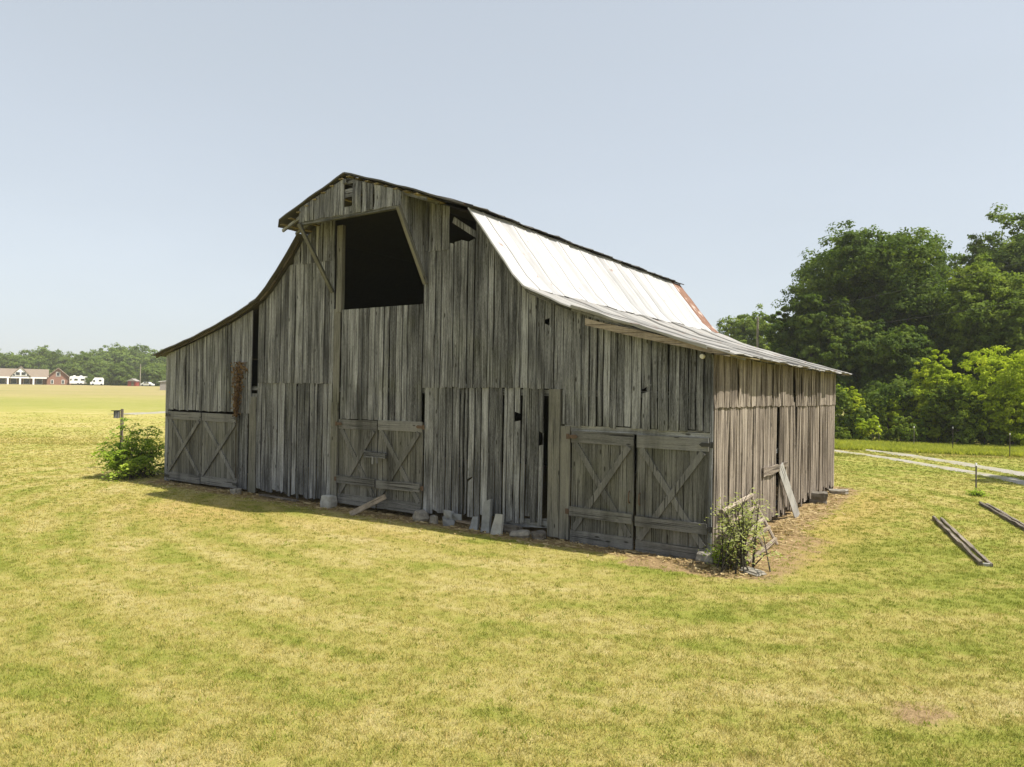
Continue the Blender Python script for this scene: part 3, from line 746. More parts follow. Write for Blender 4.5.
# ------------------------------------------------------------------ things by the barn
def plank(name, label, cat, p0, p1, w, th, mat, up=(0, 0, 1), group=None):
    b = MB(); c = Vector(p0); b.beam((0, 0, 0), Vector(p1)-c, w, th, up=up, segs=5, jit=.006)
    return tag(b.build(name, M[mat], loc=c), label, cat, group)
plank('prop_board', 'short board propped between the ground and the centre door', 'board', BW(9.5, .8, .03), BW(8.85, .14, .5), .15, .03, 'rail', up=tuple(-VV))
gp = G(797, 518)
plank('leaning_plank', 'smooth pale grey plank leaning against the sunlit side wall', 'plank', (gp.x, gp.y, .02), BP+VV*5.35-UU*.09+Vector((0, 0, 1.52)), .27, .025, 'pale', up=(.25, -.9, .4))
plank('fallen_board', 'flat board lying at the wall foot left of the centre door', 'board', BW(14.1, .2, .04), BW(12.3, .28, .04), .14, .04, 'timber')
plank('scrap_board', 'short tan board lying by the stones right of the centre door', 'board', BW(6.35, .16, .12), BW(5.6, .2, .1), .14, .04, 'rail')
# rail gate leaning on the side wall
gate = empty('rail_gate', BP+VV*1.5-UU*.45, RZ, 'bleached wooden rail gate leaning on the wall behind a scraggly shrub', 'gate')
for i, (z, t) in enumerate(((1.02, .1), (.78, .24), (.5, .38), (.3, .46), (.06, .62))):
    b = MB(); a = Vector((t-.42, -1.22+random.uniform(-.05, .05), z-.03)); c = Vector((t-.42, 1.25+random.uniform(-.3, .1), z+.06)); m_ = (a+c)/2+Vector((random.uniform(-.03, .03), 0, random.uniform(-.03, .03)))
    b.tube([a, m_, c], [.05, .055, .045], 7, wob=.12); b.build('rail', M['rail'], gate)
for y in (-1.0, .1, 1.05):
    b = MB(); b.tube([(.26, y, 0), (-.06, y+.03, .55), (-.36, y, 1.08)], [.035, .035, .03], 6, wob=.1); b.build('upright', M['rail'], gate)
# stones
def stone(name, label, pos, size, mat='stone', rz=None, group=None, sub=2, rough=.16, sink=.2):
    import bmesh
    bm = bmesh.new(); bmesh.ops.create_cube(bm, size=1.0)
    bmesh.ops.subdivide_edges(bm, edges=bm.edges[:], cuts=3, use_grid_fill=True)
    s0 = random.random()*50
    for v in bm.verts:
        d_ = v.co.normalized()
        v.co = v.co.lerp(d_*.62, .45)
        k = 1+rough*(math.sin(d_.x*5+s0)+math.sin(d_.y*6+s0*2)+math.sin(d_.z*5.5+s0*3))*.55+random.uniform(-.03, .03)
        v.co = Vector((v.co.x*size[0]*k, v.co.y*size[1]*k, v.co.z*size[2]*k+size[2]*(.5-sink)))
    me = bpy.data.meshes.new(name); bm.to_mesh(me); bm.free(); me.materials.append(M[mat])
    o = link(name, me, loc=pos); o.rotation_euler = (random.uniform(-.1, .1), random.uniform(-.1, .1), RZ+random.uniform(-.4, .4) if rz is None else rz)
    return tag(o, label, 'stone', group)
stone('stone_block', 'pale squared block at the foot of the left centre-door post', BW(10.95, .28, 0), (.36, .32, .36), 'stone_pale', RZ, rough=.05, sink=.05)
stone('stone', 'pale jagged stone under the right end of the centre door', BW(7.5, .22, 0), (.36, .3, .32), 'stone')
stone('stone', 'small upright stone just right of the jagged pale stone', BW(7.02, .28, 0), (.18, .16, .24), 'stone')
stone('stone', 'low dark stone at the wall foot beside the white slab', BW(4.75, .1, 0), (.42, .26, .24), 'stone_dark')
stone('stone', 'flat tan stone at the wall foot near the big door post', BW(4.4, .25, 0), (.44, .3, .18), 'stone')
stone('stone', 'rounded stone between the flat tan stone and the big door post', BW(3.95, .2, 0), (.3, .26, .2), 'stone_dark')
stone('corner_stone', 'foundation block under the near corner of the barn', BW(.05, .05, 0), (.36, .36, .26), 'stone', RZ, rough=.06, sink=.25)
stone('stone', 'flat stone on bare dirt in front of the scraggly shrub', G(752, 574), (.36, .28, .1), 'stone')
stone('stone', 'dark rough rock at the side wall foot right of the leaning plank', G(818, 503), (.5, .4, .42), 'stone_dark')
stone('stone', 'flat pale rock by the far end of the side wall', G(838, 494), (.55, .36, .2), 'stone')
stone('stone', 'small pale stone on the dirt at the far left corner of the barn', BW(15.2, .3, 0), (.3, .25, .2), 'stone')
def slab(name, label, pos, w, h, th, mat, tilt, cat='slab'):
    b = MB(); b.board((0, 0, 0), (1, 0, 0), (0, 0, 1), (0, -1, 0), (-w/2, -.05), (w/2, -.05), (-w*.36, h*.93), (w*.3, h), th=th, segs=4, jit=.012, end_jit=.02)
    o = b.build(name, M[mat], loc=pos); o.rotation_euler = (tilt, random.uniform(-.06, .06), RZ)
    return tag(o, label, cat)
slab('stone_slab', 'tall narrow grey slab standing against the front wall', BW(5.35, .3, 0), .26, .78, .09, 'scrap', -.12)
slab('stone_slab', 'short whitish slab leaning just right of the tall grey slab', BW(4.98, .38, 0), .3, .5, .08, 'stone_pale', -.2)
slab('stone_slab', 'small grey slab just left of the tall grey slab', BW(5.72, .3, 0), .24, .34, .07, 'scrap', -.25)
b = MB()
for i in range(6):
    a = Vector((random.uniform(-.2, .2), random.uniform(-.12, .12), .06+i*.05)); w = random.uniform(.18, .34)
    b.prism([a+Vector((-w/2, 0, -.06)), a+Vector((w/2, .03, -.1)), a+Vector((w*.4, .05, .08)), a+Vector((-w*.45, -.03, .1))], (0, 0, 0), (.01, .018, .01))
o = b.build('crumpled_sheet', M['scrap'], loc=BW(6.45, .32, 0)); o.rotation_euler[2] = RZ
tag(o, 'crumpled blue-grey metal sheet lying at the front wall foot', 'scrap metal')
# litter of straw and chips along the dirt: uncountable
def litter():
    n = 3600; co = []; fc = []; rn = []
    for i in range(n):
        if random.random() < .5: t = random.uniform(-1, 20); q_ = abs(random.gauss(0, .45))+.05; p = BW(t, q_, 0)
        else: s = random.uniform(-1, 14.5); q_ = abs(random.gauss(0, .42))+.05; p = BP+VV*s-UU*q_
        a = random.random()*6.28; l_ = random.uniform(.03, .13); w = random.uniform(.004, .014); z = float(terrain(p.x, p.y))+random.uniform(.006, .03)
        dx, dy = math.cos(a), math.sin(a); k = len(co)
        co += [(p.x-dx*l_-dy*w, p.y-dy*l_+dx*w, z), (p.x-dx*l_+dy*w, p.y-dy*l_-dx*w, z), (p.x+dx*l_+dy*w, p.y+dy*l_-dx*w, z+random.uniform(0, .04)), (p.x+dx*l_-dy*w, p.y+dy*l_+dx*w, z+.01)]
        fc.append((k, k+1, k+2, k+3)); rn.append(random.random())
    me = np_mesh('straw_litter', np.array(co), np.array(fc), np.array(rn), mat=M['straw'])
    tag(link('straw_litter', me), 'dry straw and chips strewn along the barn foot', 'straw', kind='stuff')
M['straw'] = leaf_mat('straw', (.16, .11, .05), (.36, .27, .13), (.52, .42, .24), .15)
litter()

# ------------------------------------------------------------------ leaves, trees and bushes
def unit(v): return v/np.maximum(np.linalg.norm(v, axis=-1, keepdims=True), 1e-9)
def leaf_cloud(name, pts, nrm, size, rnd, mat, elong=1.5):
    n = len(pts)
    a = unit(np.cross(nrm, RNG.normal(size=(n, 3)))); c = unit(np.cross(nrm, a))
    s = (size*RNG.uniform(.6, 1.35, n))[:, None]
    fold = nrm*s*.18
    v = np.stack([pts-a*s*elong*.5, pts+c*s*.42+fold, pts+a*s*elong*.5, pts-c*s*.42+fold], 1).reshape(-1, 3)
    f = np.arange(4*n).reshape(n, 4)
    return np_mesh(name, v, f, rnd, mat=mat)
def tree_meshes(height, crown_r, crown_lo, n_lobes, n_leaves, leaf, mat, trunk_r, lean=(0, 0), seed=0, flat=1.0, lobe=(.28, .45), clump=1., under=.6):
    rng = np.random.default_rng(seed); random.seed(seed)
    cz = (height+crown_lo)/2; rz = (height-crown_lo)/2
    C = []
    while len(C) < n_lobes:
        p = rng.uniform(-1, 1, 3)
        r = np.linalg.norm(p)
        if .25 < r < .8: C.append(p)
    C = np.array(C); rad = rng.uniform(*lobe, n_lobes)
    lobe_tone = rng.uniform(0, 1, n_lobes)
    wgt = rad**2; li = rng.choice(n_lobes, n_leaves, p=wgt/wgt.sum())
    # each lobe is a shell of smaller leaf clumps, so that the outline is ragged and dark gaps open between clumps
    n_cl = max(n_lobes*9, int(n_leaves/60/clump)); cl = rng.choice(n_lobes, n_cl, p=wgt/wgt.sum())
    dc = unit(rng.normal(size=(n_cl, 3))); dc[:, 2] = np.where((dc[:, 2] < -.3) & (rng.uniform(0, 1, n_cl) > under), -dc[:, 2]*.6, dc[:, 2]); dc = unit(dc)
    rc = rng.uniform(.55, 1.08, n_cl)
    cc = (C[cl]+dc*(rad[cl]*rc)[:, None])*np.array([crown_r, crown_r*flat, rz])
    csz = crown_r*rng.uniform(.045, .115, n_cl)*clump; ctone = rng.uniform(0, 1, n_cl)
    li2 = rng.integers(0, n_cl, n_leaves)
    d = unit(rng.normal(size=(n_leaves, 3))); rr = rng.uniform(.1, 1., n_leaves)**.6
    P = cc[li2]+d*(csz[li2]*rr)[:, None]*np.array([1.15, 1.15, .75])+np.array([lean[0], lean[1], cz])
    P[:, 2] = np.maximum(P[:, 2], .03)
    li = cl[li2]
    out = unit(.6*d+.7*dc[li2]+np.array([0, 0, .45])+rng.normal(size=d.shape)*.6)
    rnd = np.clip(.3*lobe_tone[li]+.36*ctone[li2]+.34*rng.uniform(0, 1, n_leaves), 0, 1)
    crown = leaf_cloud('crown', P.astype(np.float32), out, leaf, rnd, M[mat])
    b = MB(); top = Vector((lean[0]*.8, lean[1]*.8, crown_lo+(height-crown_lo)*.55))
    pts = [Vector((0, 0, -.2)), Vector((0, 0, .25)), Vector((lean[0]*.2+random.uniform(-.1, .1), lean[1]*.2, height*.25)), Vector((lean[0]*.5, lean[1]*.5, height*.45)), top]
    b.tube(pts, [trunk_r*1.35, trunk_r, trunk_r*.8, trunk_r*.6, trunk_r*.25], 8, wob=.06)
    for i in range(min(n_lobes, 14)):
        e = C[i]*np.array([crown_r, crown_r*flat, rz])+np.array([lean[0], lean[1], cz]); st = pts[random.choice((2, 3))]*1.0
        e = Vector(e); md = st.lerp(e, .5)+Vector((0, 0, -.06*height*random.random()))
        b.tube([st, md, e], [trunk_r*.4, trunk_r*.24, trunk_r*.06], 5)
    tr = b.build('trunk', M['bark']); tm = tr.data; bpy.data.objects.remove(tr)
    return tm, crown
def place_tree(name, label, cat, loc, meshes, rz=0, sc_=(1, 1, 1), group=None):
    e = empty(name, loc, rz, label, cat, group); e.scale = sc_
    link('trunk', meshes[0], e); link('crown', meshes[1], e)
    return e
def tree_px(name, label, x, ytop, D, wpx, lo=.15, n_lobes=30, n=24000, leaf=.2, mat='leaf_dark', group=None, seed=1, cat='tree', lean=(0, 0), tr=.35, lobe=(.28, .45)):
    base = on_ground(x, D); top = AT(x, ytop, D).z - base.z; r = wpx/2*D/F
    ms = tree_meshes(top, r, top*lo, n_lobes, n, leaf, mat, tr, lean, seed, lobe=lobe)
    return place_tree(name, label, cat, base, ms, 0, group=group)
GR = 'big trees of the wood on the right'
tree_px('tree', 'huge dark green tree with broad rounded crown, tallest left of the notch', 872, 226, 74, 176, .12, 60, 130000, .23, 'leaf_dark', GR, 3, tr=.55, lobe=(.2, .36))
tree_px('tree', 'dark green tree at the left edge of the wood, lower than its neighbour', 812, 296, 70, 92, .08, 34, 55000, .26, 'leaf_dark', GR, 4, lobe=(.22, .4))
tree_px('tree', 'tall dark tree at the right edge of the photo, topping the wood', 1003, 216, 84, 140, .12, 44, 90000, .24, 'leaf_dark', GR, 5, tr=.5, lobe=(.22, .4))
tree_px('tree', 'lighter green full tree in front of the tall dark tree at right', 992, 262, 64, 128, .1, 44, 110000, .2, 'leaf_mid', GR, 6, lobe=(.22, .4))
tree_px('tree', 'dark tree low in the wood behind the yellow-green saplings', 905, 330, 62, 110, .05, 30, 60000, .2, 'leaf_dark', GR, 8)
tree_px('tree', 'dark tree behind the barn eave, deep in the wood', 862, 318, 66, 90, .04, 30, 55000, .2, 'leaf_dark', GR, 9)
tree_px('tree', 'dark tree at the far right edge behind the yellow-green tree', 1060, 290, 66, 130, .05, 34, 60000, .2, 'leaf_dark', GR, 10)
tree_px('tree', 'dark back tree filling the notch between the two tallest crowns', 948, 268, 96, 150, .05, 40, 60000, .26, 'leaf_dark', GR, 12)
tree_px('tree', 'rounded light green tree beyond the barn roof behind the utility pole', 751, 304, 112, 76, .1, 40, 50000, .24, 'leaf_mid', None, 13, lobe=(.22, .38))
tree_px('tree', 'dark tree low behind the far end of the barn roof', 790, 345, 86, 70, .05, 26, 30000, .24, 'leaf_dark', None, 14)
GS = 'yellow-green saplings at the wood edge'
tree_px('sapling', 'bright yellow-green sapling in front of the dark wood, the upright one', 934, 352, 53, 60, -.12, 30, 42000, .12, 'leaf_yellow', GS, 15, tr=.12)
tree_px('sapling', 'yellow-green bushy tree cut by the right edge of the photo', 1012, 350, 49, 104, -.12, 36, 60000, .12, 'leaf_yellow', GS, 16, tr=.14)
tree_px('sapling', 'olive sapling between the two bright yellow-green trees', 958, 378, 50, 56, -.12, 22, 28000, .12, 'leaf_mid', GS, 17, tr=.1)
tree_px('sapling', 'small round light green sapling left of the upright one', 889, 392, 54, 34, -.12, 18, 16000, .12, 'leaf_yellow', GS, 18, tr=.08)
tree_px('sapling', 'light green sapling just right of the barn side wall', 846, 380, 54, 34, -.12, 20, 20000, .12, 'leaf_yellow', GS, 19, tr=.08)
# the tree outside the frame whose shade falls on the lawn at the right edge
tw = Vector((27.3, 26.2, 0)); place_tree('tree', 'round green tree just outside the right edge, shading the lawn', 'tree', tw, tree_meshes(11.5, 3.0, 6, 26, 16000, .26, 'leaf_mid', .22, seed=21))
# shaded undergrowth of the wood: one uncountable mass
def undergrowth():
    rng = np.random.default_rng(77); n_cl = 1250
    px = rng.uniform(822, 1230, n_cl); D = 53+27*rng.uniform(0, 1, n_cl)**1.7; ht = rng.uniform(.0, 1, n_cl)**1.2*(2.2+2.4*np.abs(np.sin(px*.045+D*.1)))
    C = np.stack([(px-512)/F*D, D, ht], -1); R_ = rng.uniform(.35, .9, n_cl); k = 75
    d = unit(rng.normal(size=(n_cl*k, 3))); P = np.repeat(C, k, 0)+d*(np.repeat(R_, k)*rng.uniform(.2, 1, n_cl*k))[:, None]
    P[:, 2] = np.maximum(P[:, 2], .05)
    o = unit(d+np.array([0, 0, .5])+rng.normal(size=d.shape)*.5)
    rn = np.clip(.5*np.repeat(rng.uniform(0, 1, n_cl), k)+.5*rng.uniform(0, 1, n_cl*k), 0, 1)
    tag(link('undergrowth', leaf_cloud('undergrowth', P, o, .19, rn, M['leaf_dark'])), 'tangled green undergrowth under the big trees of the wood', 'undergrowth', kind='stuff')
undergrowth()
# scrub along the fence line
scr = [tree_meshes(1.9, 1.0, .0, 12, 1800, .15, 'leaf_mid', .04, seed=30), tree_meshes(1.6, .9, .0, 10, 1500, .14, 'leaf_yellow', .03, seed=31), tree_meshes(2.4, .8, .0, 12, 1800, .15, 'leaf_bush', .04, seed=32)]
random.seed(99)
SCR = [(841, 'scrub bush closest to the barn side wall'), (858, 'small scrub bush right of the bush by the barn wall'), (872, 'yellowish scrub bush below the dark wood, right of the barn'),
       (889, 'scrub bush below the small round sapling'), (901, 'scrub bush between the round sapling and the upright one'), (921, 'scrub bush at the foot of the upright yellow-green sapling'),
       (938, 'scrub bush just left of the fence post before the saplings'), (967, 'scrub bush just right of the fence post before the saplings'), (985, 'scrub bush midway between the two rightmost fence posts'),
       (1000, 'scrub bush left of the rightmost fence post'), (1020, 'scrub bush right of the rightmost fence post'), (1040, 'scrub bush just outside the right edge by the fence')]
for i, (x, lab) in enumerate(SCR):
    D = 51.5-(x-842)*.018+random.uniform(-1, 2); p = on_ground(x, D); s = random.uniform(.6, 1.35)
    place_tree('scrub_bush', lab, 'bush', p, scr[(i*2+i//4) % 3], random.random()*6, (s, s, s*random.uniform(.7, 1.2)), 'scrub bushes along the fence line')

# left: far trees behind the house
fm = [tree_meshes(16, 8.5, -2., 60, 26000, .5, 'leaf_far', .4, seed=40+i, lobe=(.24, .4), clump=1.9) for i in range(4)]
random.seed(5)
far = [(-12, 348, 300, 1, 'tree half out of frame at the left edge behind the brick house'), (12, 352, 292, 0, 'low rounded tree behind the left part of the house roof'),
       (38, 346, 305, 2, 'tall tree behind the middle of the house roof'), (60, 350, 290, 3, 'rounded tree behind the brick gable'),
       (83, 353, 285, 1, 'green tree right behind the white trailer'), (104, 346, 320, 2, 'hazy tall tree behind the green tree by the trailer'),
       (121, 344, 325, 0, 'hazy tallest tree left of the far utility pole'), (141, 345, 330, 3, 'hazy tall tree just behind the far utility pole'),
       (160, 350, 320, 1, 'hazy tree next to the barn eave'), (120, 361, 262, 2, 'low bright green tree left of the far utility pole'),
       (153, 362, 262, 0, 'low bright green tree right of the far utility pole'), (90, 374, 250, 3, 'small dark round tree between the trailer and the white van'),
       (180, 352, 300, 2, 'far tree hidden behind the left barn wall'), (-40, 350, 300, 3, 'far tree left of the photo beyond the house')]
for x, yt, D, k, lab in far:
    base = on_ground(x, D); h = AT(x, yt, D).z-base.z; w = h/16*random.uniform(1.0, 1.2)
    if h < 6: w = h/16*.8
    place_tree('tree', lab, 'tree', base, fm[k], random.random()*6, (w, w, h/16), 'far trees beyond the field')
# bush at the barn's left corner ------------------------------------------------
def spray_bush(name, label, loc, height, radius, n_br, per, leaf, mat, seed, sparse=False, cat='bush'):
    rng = np.random.default_rng(seed); random.seed(seed)
    e = empty(name, loc, 0, label, cat); b = MB(); P = []; Nn = []; R = []
    for i in range(n_br):
        a = rng.uniform(0, 6.28); ex = rng.uniform(.2, 1)*radius; ht = height*(1-.6*(ex/radius)**1.5)*rng.uniform(.6 if sparse else .15, 1.05)
        o = Vector((rng.normal()*.3*radius, rng.normal()*.3*radius, 0)); tip = Vector((math.cos(a)*ex, math.sin(a)*ex, ht))
        mid = o.lerp(tip, .55)+Vector((0, 0, ht*.15)); b.tube([o, mid, tip], [.016, .01, .004], 5)
        tone = rng.uniform(0, 1)
        for j in range(per):
            f = rng.uniform(.5 if not sparse else .25, 1.0)
            q0 = o.lerp(mid, min(1, f*2)) if f < .5 else mid.lerp(tip, f*2-1)
            dr = Vector((rng.normal(), rng.normal(), rng.uniform(-.3, .35))).normalized(); ln = rng.uniform(.25, .55)*(.6 if sparse else 1)
            m = 9 if not sparse else 4
            for k in range(m):
                g = (k+1)/m; c = q0+dr*ln*g+Vector((0, 0, -.5*ln*g*g))
                sd = Vector((-dr.y, dr.x, 0))*(leaf*.6 if k % 2 else -leaf*.6)
                P.append(c+sd); Nn.append(Vector((rng.normal()*.45, rng.normal()*.45, 1)).normalized()); R.append(.5*tone+.5*rng.uniform())
    b.build('stems', M['bark'], e)
    link('foliage', leaf_cloud('foliage', np.array(P), np.array(Nn), leaf, np.array(R), M[mat]), e)
    return e
bp = G(134, 477)
spray_bush('bush', 'dense bright green bush with drooping leaf sprays at the left barn corner', bp, 2.45, 1.3, 70, 9, .09, 'leaf_bush', 51)
spray_bush('scraggly_shrub', 'sparse grey-green shrub with thin stems at the near barn corner', G(743, 570), 1.75, .8, 30, 12, .048, 'leaf_grey', 52, True, 'shrub')
spray_bush('weed', 'small dark weed clump at the door corner left of the scraggly shrub', BW(-.35, .1, 0), .75, .35, 12, 8, .06, 'leaf_bush', 53, True, 'weed')
# dead vine on the front wall
vine = empty('dead_vine', BW(15.6, .06, 2.45), RZ, 'rust-brown dead vine clinging above the left double doors', 'vine')
random.seed(8); P = []; Nn = []; R = []
for i in range(900):
    z = random.uniform(0, 1.75); wv = .12+.16*z; P.append((.05-random.gauss(0, .45)*wv+.1*z*.5, -.03-abs(random.gauss(0, .05)), z)); Nn.append(Vector((random.gauss(0, .5), -1, random.gauss(0, .5))).normalized()); R.append(random.random())
link('foliage', leaf_cloud('foliage', np.array(P), np.array(Nn), .055, np.array(R), M['leaf_dead']), vine)
b = MB()
for k in range(3): b.tube([(.03*k, -.02, -2.0), (.05-.03*k, -.03, -.6), (.1*k-.05, -.03, .5), (.2*k-.2, -.03, 1.6)], [.014, .012, .01, .005], 5)
b.build('stem', M['bark'], vine)

# birdhouse post ---------------------------------------------------------------
pb = on_ground(122, 28.6); post = empty('birdhouse_post', pb, 0, 'old wooden post rising behind the bright green bush', 'post')
hz = AT(122, 409, 28.6).z-pb.z
b = MB(); b.beam((0, 0, -.2), (0, 0, hz), .085, .085, up=(0, 1, 0)); b.build('pole', M['timber'], post)
bh = empty('birdhouse', pb+Vector((-.22, 0, hz-.42)), 0, 'small grey box with dark flat roof fixed left of the post top', 'birdhouse')
b = MB(); b.box((.03, 0, .19), (.16, .18, .28)); b.build('box', M['siding'], bh)
b = MB(); b.prism([(-.13, -.14, .335), (.13, -.14, .335), (.13, -.14, .37), (-.13, -.14, .36)], (0, 0, 0), (0, .32, 0)); b.build('roof', M['iron'], bh)

# old timbers on the lawn --------------------------------------------------------
def old_timber(label, p0, p1):
    p0 = Vector(p0); p1 = Vector(p1); d_ = (p1-p0); Ln = d_.length; rz = math.atan2(d_.y, d_.x)
    e = empty('old_timber', p0, rz, label, 'timber', 'old timbers on the lawn')
    for y, h, nm in ((.09, .1, 'plank'), (-.09, .065, 'plank')):
        b = MB(); n = 16
        vs = []; fs = []; uv = []
        for i in range(n+1):
            x = Ln*i/n; w = .03*random.uniform(.6, 1.3); hh = h*random.uniform(.85, 1.08); yo = y+random.uniform(-.004, .004)
            vs += [(x, yo-w, -.03), (x, yo-w, hh), (x, yo+w, hh*random.uniform(.75, 1)), (x, yo+w, -.03)]
        for i in range(n):
            a = 4*i
            for k in range(3): fs.append((a+k, a+k+1, a+k+5, a+k+4)); x0 = Ln*i/n; x1 = Ln*(i+1)/n; uv.append([(k*.1, x0), (k*.1+.1, x0), (k*.1+.1, x1), (k*.1, x1)])
        fs += [(0, 3, 2, 1), (4*n, 4*n+1, 4*n+2, 4*n+3)]; uv += [[(0, 0)]*4]*2
        b.add(vs, fs, uv); b.build(nm, M['timber'], e)
    b = MB(); b.box((.03, 0, .03), (.06, .2, .06)); b.build('end_block', M['stone_pale'], e)
    return e
old_timber('pair of rotting planks lying on the lawn, the nearer timber', G(986, 567), G(937, 520))
old_timber('pair of rotting planks lying on the lawn cut by the right edge', G(1060, 549), G(983, 505))

# posts, poles, wires -----------------------------------------------------------
def tpost(label, x, yb, h, group, clump=False):
    p = G(x, yb); e = empty('fence_post', p, random.random(), label, 'fence post', group)
    b = MB(); b.box((0, 0, h/2-.1), (.05, .012, h+.2)); b.box((0, .02, h/2-.1), (.012, .035, h+.2)); b.build('shaft', M['steel_post'], e)
    b = MB(); b.box((0, .012, h-.02), (.056, .05, .1)); b.build('tip', M['white_paint'], e)
    return e
tpost('dark metal fence post with pale tip standing alone on the lawn', 976, 495, 1.08, None)
tpost('metal fence post with pale tip before the yellow-green saplings', 953, 452, 1.55, 'fence posts along the wood')
tpost('metal fence post near the right edge before the dark wood', 1010, 457, 1.35, 'fence posts along the wood')
tpost('metal fence post left of the upright yellow-green sapling', 914, 447.5, 1.4, 'fence posts along the wood')
tpost('metal fence post left of the small round sapling', 879, 444, 1.3, 'fence posts along the wood')
tpost('metal fence post nearest the barn side wall', 847, 440.5, 1.3, 'fence posts along the wood')
spray_bush('weed', 'dark weed tuft at the foot of the lone lawn post', G(976, 496), .28, .3, 14, 8, .05, 'leaf_bush', 57, True, 'weed')
def pole(label, base, h):
    e = empty('utility_pole', base, 0, label, 'utility pole', 'utility poles')
    b = MB(); b.tube([(0, 0, -.3), (0, 0, h*.5), (0, 0, h)], [.17, .15, .12], 8); b.build('shaft', M['polewood'], e)
    b = MB(); b.tube([(.0, -.15, h-.5), (0, -.3, h-.45)], [.05, .05], 6); b.build('bracket', M['wire'], e)
    return e
q1 = on_ground(757, 80); pole('thin utility pole rising above the right barn roof', q1, AT(757, 317, 80).z-q1.z)
q2 = on_ground(1150, 40); pole('utility pole just outside the right edge carrying the wires', q2, 13)
q3 = on_ground(140, 238); pole('far pale utility pole at the top of the field', q3, AT(140, 364, 238).z-q3.z)
def wire(label, a, c, sag):
    pts = [a.lerp(c, i/24)-Vector((0, 0, sag*4*(i/24)*(1-i/24))) for i in range(25)]
    b = MB(); o = pts[0]; b.tube([p-o for p in pts], [.01]*25, 5)
    tag(b.build('utility_wire', M['wire'], loc=o), label, 'wire', 'wires to the utility pole')
wire('upper thin wire crossing in front of the dark wood', AT(757, 319, 80), AT(1150, 231, 40), .3)
wire('lower thin wire crossing in front of the dark wood', AT(757, 335, 80), AT(1150, 278, 40), .5)

# house and neighbours at the top of the field ----------------------------------
HD = 245.0; hb = on_ground(46, HD)-Vector((0, 0, .3)); k = HD/F
KC = k*.835; house = empty('house', hb, .58, 'long brick house with tan roof, brick gable end and white porch', 'house')
def HP(x): return (x-46)*KC
b = MB(); b.box((-10.6, 4.5, 1.4), (36, 7, 3.4)); b.build('wall', M['brick'], house)
gw0, gw1 = HP(46.5), HP(69.5); gm = (gw0+gw1)/2
b = MB(); b.prism([(gw0, 0, -.3), (gw1, 0, -.3), (gw1, 0, 3.2), (gm, 0, 6.1), (gw0, 0, 3.2)], (0, 0, 0), (0, 8.6, 0)); tag(b.build('gable_wing', M['brick'], house), 'brick gable wing at the right end')
b = MB()
for s in (-1, 1):
    e_ = gm+s*(gw1-gw0)/2*1.12
    b.prism([(gm, -.5, 6.35), (e_, -.5, 2.95), (e_, -.5, 2.75), (gm, -.5, 6.1)], (0, 0, 0), (0, 9.4, 0))
b.build('roof', M['shingle'], house)
b = MB()
for s in (-1, 1):
    e_ = gm+s*(gw1-gw0)/2*1.13
    b.prism([(gm, -.62, 6.32), (e_, -.62, 2.92), (e_, -.62, 2.62), (gm, -.62, 6.02)], (0, 0, 0), (0, .1, 0))
b.build('gable_trim', M['rail'], house)
b = MB(); b.prism([(0, -1.9, 2.9), (0, 4.4, 5.7), (0, 10., 3.0), (0, 10., 2.8), (0, 4.4, 5.5), (0, -1.9, 2.7)], (-28, 0, 0), (gw0+.6, 0, 0)); b.build('roof', M['shingle'], house)
b = MB(); b.box((-14+gw0/2, -1.95, 2.6), (28+gw0, .14, .5)); b.build('porch_beam', M['white_paint'], house)
for x in (-6, 8.8, 20.5, 33.5, -22):
    b = MB(); b.box((HP(x), -1.85, 1.2), (.5, .45, 2.7)); b.build('porch_column', M['white_paint'], house)
g0, g1 = HP(12), HP(30); gc = (g0+g1)/2
b = MB(); b.prism([(g0, -2.0, 3.1), (g1, -2.0, 3.1), (gc, -2.0, 6.1)], (0, 0, 0), (0, 5.5, 0)); b.build('porch_gable', M['white_paint'], house)
b = MB()
for s in (-1, 1):
    e_ = gc+s*(g1-g0)/2*1.1; b.prism([(gc, -2.3, 6.55), (e_, -2.3, 3.1), (e_, -2.3, 2.8), (gc, -2.3, 6.2)], (0, 0, 0), (0, 5.9, 0))
b.build('porch_gable_roof', M['shingle'], house)
def win(parent, x, y, z, w, h, frame='white_paint', fr=.14):
    b = MB(); b.box((x, y, z), (w+2*fr, .08, h+2*fr)); f = b.build('window', M[frame], parent)
    b = MB(); b.box((x, y-.05, z), (w, .06, h)); b.build('pane', M['glass'], f)
for x in (18.2, 23.8): win(house, HP(x), -2.05, 3.95, 1.15, .95)
win(house, HP(14.6), -2.05, 3.45, .6, .5); win(house, HP(28), -2.05, 3.45, .6, .5)
win(house, HP(52), -.04, 1.35, .55, 1.2); win(house, HP(63), -.04, 1.35, .55, 1.2); win(house, gm, -.04, 4.05, .7, 1.0, 'stone_pale', .35)
for x in (-10, 3, 14, 26.5, 39): win(house, HP(x), .98, 1.4, 1.6, 1.7)
b = MB(); b.box((HP(20), 1.0, 1.2), (1.0, .1, 2.1)); b.build('door', M['rail'], house)
